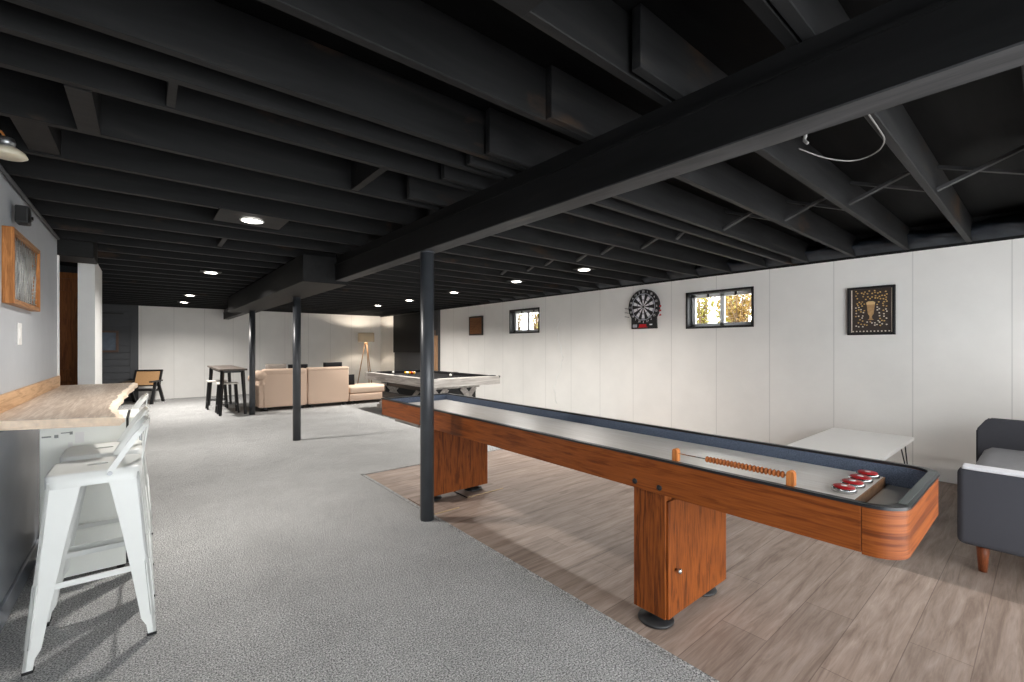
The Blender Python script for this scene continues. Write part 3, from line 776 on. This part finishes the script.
for y, sy in ((Y0+.5, 1), (Y1-.5, -1)):
    b = MB(); b.box((X0+.2, y-.06, ZP-.24), (X1-.2, y+.06, ZP-.161), .004); b.box((X0+.12, y-.07, .001), (X1-.12, y+.07, .09), .004)
    b.beam((X0+.2, y, .085), (X0+.62, y, ZP-.235), .12, .12); b.beam((X1-.2, y, .085), (X1-.62, y, ZP-.235), .12, .12)
    b.beam((X0+.72, y, .085), (X0+.3, y, ZP-.235), .10, .10); b.beam((X1-.72, y, .085), (X1-.3, y, ZP-.235), .10, .10)
    l = obj('trestle', b, 'pale_wood', t)
    b = MB(); b.box((X0+.28, y-.035, .09), (X1-.28, y+.035, ZP-.24)); obj('panel', b, 'black_plastic', l)
b = MB(); b.box((X0+.3, Y0+.5, ZP-.30), (X1-.3, Y1-.5, ZP-.17)); b.box((X0+.02, Y0+.95, .30), (X0+.10, Y1-.95, .42), .004); obj('ball_return', b, 'black_plastic', t)
zb = ZP-.045+.029
rack = []
for r in range(5):
    for k in range(r+1): rack.append((4.78+(k-r/2)*.058, 9.35+r*.0505))
cols = ['ball_yellow', 'ball_red', 'ball_white', 'ball_yellow', 'ball_white', 'ball_blue', 'ball_white', 'ball_yellow', 'ball_red', 'ball_white', 'ball_yellow', 'ball_white', 'ball_red', 'ball_white', 'ball_yellow']
for k, (x, y) in enumerate(rack):
    b = MB(); b.sph((x, y, zb), .0285, u=20, v=12)
    solo('pool_ball', b, cols[k], (x, y, zb), 'pool ball in the racked cluster on the charcoal pool cloth', 'ball', 'racked pool balls')
for x, y, lab in ((5.05, 8.2, 'lone white cue ball between the near rail and the racked balls'), (4.52, 9.9, 'lone white ball far down the pool table')):
    b = MB(); b.sph((x, y, zb), .0285, u=20, v=12); solo('pool_ball', b, 'ball_white', (x, y, zb), lab, 'ball')

# ------------------------------------------------------------------ tripod lamp
lx, ly = 5.55, 14.2
t = thing('tripod_lamp', (lx, ly, 0), 'tripod floor lamp with wooden legs and grey drum shade, lit, in the corner', 'lamp')
for k in range(3):
    a = k*2*PI/3+.5
    b = MB(); b.cyl((lx+.30*math.cos(a), ly+.30*math.sin(a), .001), (lx+.04*math.cos(a), ly+.04*math.sin(a), 1.5), .014, .016, 12); obj('leg', b, 'tan_wood', t)
b = MB(); b.cyl((lx, ly, 1.46), (lx, ly, 1.53), .05); b.cyl((lx, ly, 1.53), (lx, ly, 1.6), .018); obj('hub', b, 'tan_wood', t)
b = MB(); b.lathe([(.255, 1.54), (.25, 1.84), (.247, 1.84), (.252, 1.54)], (lx, ly, 0), 40)
me = b.bm; fs = [f for f in me.faces if len(f.verts) > 8]; bmesh.ops.delete(me, geom=fs, context='FACES')
obj('lamp_shade', b, 'shade', t)
b = MB(); b.sph((lx, ly, 1.68), .035); obj('bulb', b, emit('warm bulb', (1, .82, .6, 1), 20), t)
L = bpy.data.lights.new('lamp bulb light', 'POINT'); L.energy = 24; L.color = (1, .86, .7); L.shadow_soft_size = .04
lo = bpy.data.objects.new('lamp_bulb_light', L); C.objects.link(lo); lo.location = (lx, ly, 1.73)

# ------------------------------------------------------------------ sectional
YS = 10.72
def sofa_feet(t, x0, x1, y0, y1):
    for x in (x0+.1, x1-.1):
        for y in (y0+.08, y1-.08):
            b = MB(); b.cyl((x, y, .001), (x, y, .085), .045, .05, 16); obj('leg', b, 'black_plastic', t)
t = thing('sofa_section', (2.35, 11.2, 0), 'beige sectional sofa piece with rolled arm, its back to the room beside the middle post', 'sofa', 'beige sectional sofa pieces')
b = MB(); b.box((1.95, YS, .075), (2.825, YS+.2, .89), .03, 3); b.box((1.93, YS-.012, .77), (2.828, YS+.22, .905), .05, 4); obj('backrest', b, 'beige', t)
b = MB(); b.box((1.86, YS+.02, .075), (2.04, YS+.98, .62), .025, 3)
b.tube([(1.9, YS-.02, .78), (1.9, YS+.3, .77), (1.9, YS+.96, .66)], [.10, .105, .10], 16); b.box((1.86, YS, .55), (2.0, YS+.9, .72), .04)
obj('arm', b, 'beige', t)
b = MB(); b.box((2.04, YS+.2, .075), (2.825, YS+.97, .28), .02); obj('base', b, 'beige', t)
b = MB(); b.box((2.045, YS+.2, .285), (2.822, YS+.99, .45), .05, 4); obj('seat_cushion', b, 'beige2', t)
sofa_feet(t, 1.9, 2.82, YS, YS+.96)
t = thing('sofa_section', (3.3, 11.2, 0), 'armless beige sectional sofa piece between the rolled arm piece and the chaise', 'sofa', 'beige sectional sofa pieces')
b = MB(); b.box((2.84, YS, .075), (3.77, YS+.2, .91), .03, 3); b.box((2.838, YS-.008, .83), (3.772, YS+.21, .912), .035, 4); obj('backrest', b, 'beige', t)
b = MB(); b.box((2.84, YS+.2, .075), (3.77, YS+.97, .28), .02); obj('base', b, 'beige', t)
b = MB(); b.box((2.845, YS+.2, .285), (3.765, YS+.99, .45), .05, 4); obj('seat_cushion', b, 'beige2', t)
sofa_feet(t, 2.84, 3.77, YS, YS+.96)
t = thing('chaise_ottoman', (4.3, 11.2, 0), 'low beige backless chaise piece at the end of the sectional, behind the pool table', 'ottoman', 'beige sectional sofa pieces')
b = MB(); b.box((3.79, YS, .075), (4.8, YS+.97, .245), .02); obj('base', b, 'beige', t)
b = MB(); b.box((3.795, YS+.01, .252), (4.795, YS+.96, .42), .05, 4); obj('seat_cushion', b, 'beige2', t)
sofa_feet(t, 3.79, 4.8, YS, YS+.96)
def cushion(x, y, z0, w, h, mat, label, th=.14, tilt=-.08):
    m = bmesh.new(); bmesh.ops.create_cube(m, size=2); bmesh.ops.subdivide_edges(m, edges=m.edges, cuts=7, use_grid_fill=True)
    for v in m.verts:
        px, py, pz = v.co; f = (1-.9*abs(px)**3.0)*(1-.9*abs(pz)**3.0)
        v.co = Vector((px*w/2, py*th/2*max(f, .12), pz*h/2))
    b = MB(); b._add(m, Matrix.Translation((x, y, z0+h/2)) @ Matrix.Rotation(tilt, 4, 'X'), True)
    solo('cushion', b, mat, (x, y, z0), label, 'cushion', 'cushions on the sectional')
cushion(2.27, 11.12, .465, .42, .54, 'grey_cushion', 'warm grey cushion leaning on the rolled arm end of the beige sofa')
cushion(2.72, 11.06, .465, .42, .52, 'black_fabric', 'black cushion on the sofa, partly behind the middle post')
cushion(3.53, 11.15, .475, .44, .535, 'black_fabric', 'black cushion showing above the back of the armless sofa piece')
cushion(3.96, 11.3, .425, .30, .26, 'black_fabric', 'small black cushion on the low chaise piece', .1)

# ------------------------------------------------------------------ tall bar table with two stools
t = thing('bar_table', (1.42, 11.65, 0), 'tall narrow dark bar table with splayed legs by the far post', 'table')
b = MB(); b.box((1.13, 10.52, .905), (1.62, 12.75, .94), .004); obj('tabletop', b, 'table_dark', t)
for x, sx in ((1.2, -1), (1.55, 1)):
    for y, sy in ((10.65, -1), (12.6, 1)):
        b = MB(); b.beam((x, y, .906), (x+sx*.045, y+sy*.06, .001), .055, .055, w2=.038, h2=.038); obj('leg', b, 'black_metal', t)
b = MB(); b.box((1.19, 10.63, .86), (1.56, 12.62, .904)); obj('apron', b, 'black_metal', t)
def counter_stool(x, y, label):
    t = thing('counter_stool', (x, y, 0), label, 'stool', 'stools under the bar table')
    b = MB(); b.box((x-.19, y-.15, .605), (x+.19, y+.15, .635), .012, 3); obj('seat', b, 'seat_pale', t)
    for sx in (-1, 1):
        for sy in (-1, 1):
            b = MB(); b.beam((x+sx*.15, y+sy*.11, .606), (x+sx*.185, y+sy*.14, .001), .026, .026); obj('leg', b, 'black_metal', t)
    b = MB()
    for sx in (-1, 1): b.beam((x+sx*.176, y-.13, .16), (x+sx*.176, y+.13, .16), .018, .018)
    for sy in (-1, 1): b.beam((x-.17, y+sy*.132, .2), (x+.17, y+sy*.132, .2), .018, .018)
    obj('footrest', b, 'black_metal', t)
counter_stool(1.33, 11.05, 'black legged stool with pale seat under the near end of the bar table')
counter_stool(1.24, 11.95, 'black legged stool with pale seat farther under the bar table')

# ------------------------------------------------------------------ cane lounge chair (built facing -Y, then turned)
t = thing('lounge_chair', (0, 0, 0), 'low black framed lounge chair with cane back near the far wall', 'chair')
for s in (-1, 1):
    b = MB(); x = s*.3
    b.beam((x, -.32, .001), (x, -.10, .53), .045, .06, up=(1, 0, 0)); b.beam((x, .33, .001), (x, .02, .53), .045, .06, up=(1, 0, 0))
    obj('leg_frame', b, 'black_metal', t)
    b = MB(); b.box((x-.035, -.36, .525), (x+.035, .22, .56), .008); obj('armrest', b, 'black_metal', t)
b = MB()
for x in (-.27, .27): b.beam((x, .12, .3), (x, .33, .80), .045, .04, up=(1, 0, 0))
b.beam((-.29, .33, .79), (.29, .33, .79), .05, .04); b.beam((-.27, .17, .42), (.27, .17, .42), .04, .03); obj('back_frame', b, 'black_metal', t)
b = MB(); b.beam((0, .182, .43), (0, .322, .775), .50, .012, up=(0, 1, 0)); obj('backrest', b, 'cane', t)
b = MB()
for x in (-.27, .27): b.beam((x, -.3, .36), (x, .2, .30), .04, .045)
b.beam((-.29, -.29, .36), (.29, -.29, .36), .045, .045); b.beam((-.29, .17, .305), (.29, .17, .305), .045, .045); obj('seat_frame', b, 'black_metal', t)
b = MB(); b.beam((0, -.27, .365), (0, .15, .315), .50, .012); obj('seat', b, 'cane', t)
t.location = (-.05, 14.2, 0); t.rotation_euler.z = -.38

# ------------------------------------------------------------------ live edge bar top
edge = [(3.20, -.10), (3.32, -.105), (3.5, -.125), (3.7, -.15), (3.9, -.158), (4.1, -.15), (4.36, -.138), (4.6, -.142), (4.85, -.12), (5.14, -.125), (5.4, -.10), (5.7, -.095), (5.95, -.075), (6.12, -.07)]
fine = []
rnd = random.Random(3)
for (ya, xa), (yb, xb) in zip(edge, edge[1:]):
    for k in range(3): fine.append((xa+(xb-xa)*k/3 + rnd.uniform(-.006, .006), ya+(yb-ya)*k/3))
fine[0] = (-.10, 3.2); fine.append((-.07, 6.12))
t = thing('live_edge_counter', (-.37, 4.65, 0), 'live edge wooden slab bar top against the light grey wall, white stools below', 'counter')
zt, zm, zl = 1.02, .995, .972
bm = bmesh.new(); rings = []
for dz, dx in ((zt, -.022), (zt-.012, .004), (zm-.008, .012), (zl, -.008)):
    rings.append([bm.verts.new((x+dx+(rnd.uniform(-.006, .006) if dz != zt else rnd.uniform(-.01, .002)), y, dz)) for x, y in fine])
wn = [(XL+.001, 6.12), (XL+.001, 3.42)]
W = [[bm.verts.new((x, y, z)) for x, y in wn] for z in (zt, zl)]
n = len(fine)
ft = bm.faces.new(rings[0]+W[0]); fb = bm.faces.new((rings[3]+W[1])[::-1])
ef = []
for A, B_ in zip(rings, rings[1:]):
    for i in range(n-1): f = bm.faces.new([A[i], B_[i], B_[i+1], A[i+1]]); f.material_index = 1; ef.append(f)
f = bm.faces.new([W[0][1], W[1][1], rings[3][0], rings[2][0], rings[1][0], rings[0][0]]); f.material_index = 1
f = bm.faces.new([W[0][0], rings[0][-1], rings[1][-1], rings[2][-1], rings[3][-1], W[1][0]]); f.material_index = 1
bm.faces.new([W[0][0], W[1][0], W[1][1], W[0][1]])
bmesh.ops.recalc_face_normals(bm, faces=bm.faces)
b = MB(); b.bm.free(); b.bm = bm
obj('slab', b, ['slab', 'slab_edge'], t)
b = MB(); b.box((XL+.001, 3.4, zt+.0005), (XL+.022, 6.02, zt+.1), .002); obj('backsplash', b, 'oak', t)

# ------------------------------------------------------------------ white metal stools
def metal_stool(x, y, label):
    t = thing('bar_stool', (x, y, 0), label, 'stool', 'white metal bar stools at the bar top')
    h, a, f = .82, .168, .224
    # seat top with a real hand slot
    bm = bmesh.new()
    def rrect(cx, cy, hw, hh, r, n=5):
        p = []
        for sx, sy, a0 in ((1, 1, 0), (-1, 1, PI/2), (-1, -1, PI), (1, -1, 1.5*PI)):
            for k in range(n+1):
                an = a0+PI/2*k/n; p.append((cx+sx*(hw-r)+r*math.cos(an), cy+sy*(hh-r)+r*math.sin(an)))
        return p
    o1 = rrect(x, y, a, a, .045); o0 = rrect(x, y, a-.012, a-.012, .038); sl = rrect(x, y, .040, .021, .0209)
    def loop(p, z): return [bm.verts.new((u, v, z)) for u, v in p]
    A = loop(o0, h); S_ = loop(sl, h)
    ed = [bm.edges.new((q[i], q[(i+1) % len(q)])) for q in (A, S_) for i in range(len(q))]
    bmesh.ops.triangle_fill(bm, use_beauty=True, use_dissolve=False, edges=ed)
    S2 = loop(sl, h-.012); B_ = loop(o1, h-.008); D = loop(o1, h-.062); 
    for P, Q in ((A, B_), (B_, D), (S_, S2)):
        for i in range(len(P)):
            fc = bm.faces.new([P[i], P[(i+1) % len(P)], Q[(i+1) % len(P)], Q[i]]); fc.smooth = P is not S_
    b = MB(); b.bm.free(); b.bm = bm; obj('seat', b, 'white_metal', t)
    b = MB(); b.box((x-.12, y-.05, h-.03), (x+.12, y+.05, h-.022), .002); obj('slot_shade', b, 'black_rubber', t)  # black plate added as the dark shade below the hand slot
    for sx in (-1, 1):
        for sy in (-1, 1):
            b = MB()
            def pt(z, u, v):   # u along the x side, v along the y side, measured inwards from the outer corner
                k = (h-.03-z)/(h-.03); c = a-.010+(f-a+.010)*k
                return Vector((x+sx*(c-u), y+sy*(c-v), z))
            zs = [h-.03, h-.10, .55, .3, .09, .055, .012]; ws = [.115, .108, .088, .066, .050, .034, .032]; th = .012
            for (dirn) in (0, 1):
                tb = bmesh.new(); rings = []
                for z, w in zip(zs, ws):
                    q = [(0, 0), (w, 0), (w, th), (0, th)] if dirn == 0 else [(0, 0), (0, w), (th, w), (th, 0)]
                    rings.append([tb.verts.new(pt(z, u, v)) for u, v in q])
                for P, Q in zip(rings, rings[1:]):
                    for i in range(4): tb.faces.new([P[i], P[(i+1) % 4], Q[(i+1) % 4], Q[i]])
                tb.faces.new(rings[0]); tb.faces.new(rings[-1]); b._add(tb)
            # pressed rib
            b.tube([pt(.36, .012, -.001), pt(.1, .012, -.001)], .004, 6); b.tube([pt(.36, -.001, .012), pt(.1, -.001, .012)], .004, 6)
            l = obj('leg', b, 'white_metal', t)
            b = MB(); p = pt(.007, .017, .017); b.box(p-Vector((.018, .018, .006)), p+Vector((.018, .018, .008)), .003); obj('rubber_foot', b, 'black_rubber', l)
    for s, z in ((-1, .335), (1, .335)):
        c = a+(f-a)*(h-z)/h-.014
        b = MB(); b.beam((x-c, y+s*c, z), (x+c, y+s*c, z), .026, .007, up=(0, s, 0)); obj('stretcher', b, 'white_metal', t)
        b = MB(); b.beam((x+s*c, y-c, z+.03), (x+s*c, y+c, z+.03), .026, .007, up=(s, 0, 0)); obj('stretcher', b, 'white_metal', t)
    b = MB()
    top = 1.015; xr = .185
    path = [(x+.05, y-a-.004, h-.016), (x+.14, y-a-.002, .955), (x+xr-.015, y-a+.012, .998), (x+xr, y-a+.045, top), (x+xr+.012, y, top), (x+xr, y+a-.045, top), (x+xr-.015, y+a-.012, .998), (x+.14, y+a+.002, .955), (x+.05, y+a+.004, h-.016)]
    sp = smooth_path(path, 4)
    for p_, q_ in zip(sp, sp[1:]):
        e_ = (q_-p_).normalized()*.004; b.beam(p_-e_, q_+e_, .006, .024)
    bk = obj('backrest', b, 'white_metal', t)
    b = MB(); b.beam((x+a-.004, y, h-.03), (x+xr+.010, y, top), .05, .006, up=(1, 0, 0)); obj('splat', b, 'white_metal', bk)
    for s in (-1, 1):
        b = MB(); b.cyl((x+.052, y+s*(a+.002), h-.018), (x+.052, y+s*(a+.013), h-.018), .010, n=14); obj('bolt', b, 'galv', bk)
    return t
st = metal_stool(-.182, 2.995, 'white metal bar stool with low back nearest the camera end of the bar top')
dup(st, (-.182, 3.455, 0), 'white metal bar stool between the front stool and the white fridge')
dup(st, (-.182, 4.47, 0), 'white metal bar stool beyond the white fridge, last along the bar top')

# ------------------------------------------------------------------ small fridge
t = thing('mini_fridge', (-.27, 3.98, 0), 'off white small fridge under the bar top between the bar stools', 'fridge')
b = MB(); b.box((-.475, 3.72, .025), (-.095, 4.2, .95), .006); b.box((-.472, 3.714, .30), (-.10, 3.721, .945), .003); b.box((-.472, 3.714, .03), (-.10, 3.721, .294), .003); obj('cabinet', b, 'fridge', t)
b = MB(); b.box((-.095, 3.73, .03), (-.082, 4.19, .945)); obj('gasket', b, 'black_rubber', t)
b = MB(); b.box((-.082, 3.722, .03), (-.035, 4.198, .95), .008); dr = obj('door', b, 'fridge', t)
b = MB(); b.box((-.035, 4.14, .55), (-.02, 4.165, .85), .004); obj('handle', b, 'galv', dr)
b = MB(); b.box((-.325, 3.711, .82), (-.285, 3.7145, .885)); b.box((-.355, 3.711, .80), (-.335, 3.7145, .83)); obj('sticker', b, 'white_gloss', t)
b = MB(); b.box((-.463, 3.711, .868), (-.425, 3.7145, .876)); b.box((-.412, 3.711, .862), (-.395, 3.7145, .88)); b.box((-.385, 3.711, .885), (-.345, 3.7145, .890)); b.box((-.348, 3.711, .875), (-.335, 3.7145, .892)); obj('label_print', b, 'label_grey', t)
for x in (-.45, -.12):
    for y in (3.76, 4.16):
        b = MB(); b.cyl((x, y, .001), (x, y, .026), .02, n=14); obj('foot', b, 'black_rubber', t)

# ------------------------------------------------------------------ left wall items
t = thing('wall_art', (XL+.02, 4.3, 1.88), 'wooden shadow box filled with crossed grey wire on the light grey wall', 'wall art')
y0, y1, z0, z1 = 3.9, 4.76, 1.655, 2.108
xf = XL+.05
for yy in (y0, y1-.03):
    b = MB(); b.box((XL+.001, yy, z0), (xf, yy+.03, z1), .003); obj('frame_side', b, 'frame_wood', t)
for zz in (z0, z1-.03):
    b = MB(); b.box((XL+.001, y0+.03, zz), (xf-.001, y1-.03, zz+.03), .003); obj('frame_rail', b, 'frame_wood_y', t)
b = MB(); b.box((XL+.001, y0+.03, z0+.03), (XL+.006, y1-.03, z1-.03)); obj('backing', b, 'wall_l', t)
b = MB(); rnd = random.Random(9)
for k in range(13):
    z = z0+.05+k*.029
    b.tube([(XL+.03+rnd.uniform(-.004, .004), y0+.03+(y1-y0-.06)*j/6, min(z1-.04, max(z0+.04, z+rnd.uniform(-.012, .012)))) for j in range(7)], .0028, 5)
for k in range(16):
    y = y0+.05+k*.05
    b.tube([(XL+.026, y+rnd.uniform(-.01, .01), z0+.035), (XL+.034, y+rnd.uniform(-.02, .02), (z0+z1)/2), (XL+.026, y+rnd.uniform(-.02, .02), z1-.035)], .0028, 5)
for k in range(10):
    y = y0+.05+k*.07
    b.tube([(XL+.036, y, z0+.035), (XL+.036, y+.14, z1-.035)], .0025, 5)
obj('wire_lattice', b, 'wire', t)
t = thing('light_switch', (XL+.005, 4.36, 1.48), 'white light switch plate on the light grey wall above the bar top', 'switch')
b = MB(); b.box((XL+.0005, 4.31, 1.41), (XL+.007, 4.42, 1.555), .003); obj('plate', b, 'switch', t)
b = MB(); b.box((XL+.007, 4.35, 1.455), (XL+.011, 4.385, 1.515), .002); obj('rocker', b, 'white_gloss', t)
t = thing('wall_speaker', (XL+.05, 4.25, 2.25), 'small black speaker bracketed high on the light grey wall above the wire art', 'speaker')
b = MB(); b.box((XL+.02, 4.10, 2.175), (XL+.08, 4.21, 2.285), .008); obj('cabinet', b, 'black_plastic', t)
b = MB(); b.box((XL+.027, 4.094, 2.185), (XL+.073, 4.10, 2.275)); obj('grille', b, 'black_rubber', t)
b = MB(); b.cyl((XL+.05, 4.21, 2.25), (XL+.05, 4.42, 2.255), .007); b.cyl((XL, 4.42, 2.27), (XL+.06, 4.42, 2.27), .012); obj('bracket', b, 'black_metal', t)
t = thing('ceiling_lampholder', (-.52, 3.42, 2.43), 'cream ceramic lampholder under the black joists above the left wall', 'lampholder')
b = MB(); b.lathe([(.066, -.03), (.078, -.022), (.068, .0), (.04, .02)], (-.55, 3.40, 2.40), 28); obj('shade', b, 'ceramic', t)
b = MB(); b.lathe([(.03, .02), (.035, .045), (.03, .065)], (-.55, 3.40, 2.40), 20); obj('socket', b, 'galv', t)
b = MB(); b.tube([(-.55, 3.40, 2.46), (-.56, 3.36, 2.48), (-.62, 3.3, 2.5), (-.64, 3.1, 2.52)], .006, 6); obj('cord', b, 'frame_wood', t)
b = MB(); b.tube([(-.63, 3.0, 2.405), (-.63, 4.0, 2.405), (-.63, 5.9, 2.405)], .012, 8); struct('trim_4', b, 'dark_wall')

# far dark wall items
t = thing('framed_painting', (-.85, YF-.12, 1.5), 'wood framed grey blue painting on the dark horizontal boarded wall', 'picture')
b = MB(); x0, x1, z0, z1 = -1.25, -.52, 1.25, 1.79
for a, c in (((x0, z0), (x0+.05, z1)), ((x1-.05, z0), (x1, z1)), ((x0+.05, z0), (x1-.05, z0+.05)), ((x0+.05, z1-.05), (x1-.05, z1))): b.box((a[0], YF-.155, a[1]), (c[0], YF-.116, c[1]), .004)
obj('frame', b, 'umber', t)
b = MB(); b.box((x0+.045, YF-.135, z0+.045), (x1-.045, YF-.117, z1-.045)); obj('canvas', b, 'art_sea', t)
b = MB(); b.box((-1.4, YF-.16, 2.20), (-.42, YF-.145, 2.24)); 
for x in (-1.2, -.6): b.cyl((x, YF-.15, 2.22), (x, YF-.115, 2.22), .02, n=12)
solo('door_track', b, 'black_metal', (-.9, YF-.15, 2.2), 'black metal sliding door track near the top of the dark boarded wall', 'door track')

# cables under the right joists
b = MB(); pts = [(1.95, .502, 2.428), (2.2, .505, 2.425), (2.46, .514, 2.428), (2.70, .520, 2.43), (2.85, .530, 2.43), (2.965, .578, 2.425), (3.008, .655, 2.42), (2.968, .721, 2.42), (2.84, .793, 2.43), (2.7, .86, 2.46)]
b.tube(smooth_path(pts), .0035, 6); solo('loose_cable', b, 'cable', (2.3, .7, 2.42), 'pale grey cable looping below the black joist beside the beam', 'cable')
b = MB(); b.tube(smooth_path([(1.847, .568, 2.185), (1.85, .568, 2.165), (1.85, .571, 2.15), (1.848, .560, 2.134)]), .006, 6); solo('cable_stub', b, 'cable', (1.92, .83, 2.4), 'short pale cable end hanging beside the beam edge', 'cable')

# ------------------------------------------------------------------ recessed lights
LW = 26
def downlight(x, y, label, power=LW):
    t = thing('recessed_light', (x, y, ZJ), label, 'ceiling light', 'recessed ceiling lights')
    b = MB(); pw = .24 if y < 5 and x < 2 else .12; b.box((x-pw, y-pw*.84, ZJ-.014), (x+pw, y+pw*.84, ZJ-.001), .002); obj('mounting_plate', b, 'joist', t)
    b = MB(); b.lathe([(.088, -.004), (.086, -.010), (.074, -.013), (.072, -.006)], (x, y, ZJ-.014), 36)
    obj('trim_ring', b, 'white_metal', t)
    b = MB(); b.cyl((x, y, ZJ-.0225), (x, y, ZJ-.0155), .073, n=36); obj('lens', b, 'led', t)
    L = bpy.data.lights.new('downlight', 'AREA'); L.shape = 'DISK'; L.size = .14; L.energy = power; L.color = (1, .955, .90); L.spread = 2.6
    o = bpy.data.objects.new('downlight', L); C.objects.link(o); o.location = (x, y, ZJ-.0245)
dls = [(.667, 4.13, 'recessed ceiling light above the carpet, brightest and nearest of the left row'), (.70, 7.41, 'recessed ceiling light above the carpet, second along the left row'),
       (.69, 11.0, 'recessed ceiling light above the carpet, third along the left row'), (.69, 12.83, 'recessed ceiling light farthest along the left row near the far wall'),
       (4.51, 3.96, 'recessed ceiling light above the shuffleboard side, nearest of the right row'), (4.51, 5.36, 'recessed ceiling light second along the right row, just past the nearest'),
       (4.51, 7.2, 'recessed ceiling light above the near end of the pool table'), (4.52, 9.07, 'recessed ceiling light above the far end of the pool table'), (4.5, 10.75, 'recessed ceiling light farthest along the right row by the sofa')]
for (x, y, l), p in zip(dls, [19, 20, 30, 34, 18, 15, 19, 22, 26]): downlight(x, y, l, p)
for x, y, p, l in ((.67, .85, 4, 'unseen recessed fill light overhead at the viewpoint, above the bar stools'),
                (4.51, -.9, 15, 'unseen recessed fill light added behind the charcoal sofa')):
    downlight(x, y, l, p)  # unseen downlights added as fill light for the near room

# ------------------------------------------------------------------ world, camera, view
w = bpy.data.worlds.new('overcast sky'); S.world = w; w.use_nodes = True
bg = w.node_tree.nodes['Background']; bg.inputs[0].default_value = (.95, .98, 1, 1); bg.inputs[1].default_value = 3.8
cam = bpy.data.cameras.new('camera'); co = bpy.data.objects.new('camera', cam); C.objects.link(co)
F = 444.5
cam.sensor_width = 36; cam.lens = 36*F/1024; cam.shift_y = 5.3/1024; cam.clip_start = .05
co.location = (0, 0, 1.4); co.rotation_euler = (PI/2, 0, -math.atan2(366.5, F))
S.camera = co
S.view_settings.view_transform = 'Standard'; S.view_settings.look = 'None'; S.view_settings.gamma = 1; S.view_settings.use_curve_mapping = False
S.view_settings.exposure = 1.0
S.cycles.use_denoising = True
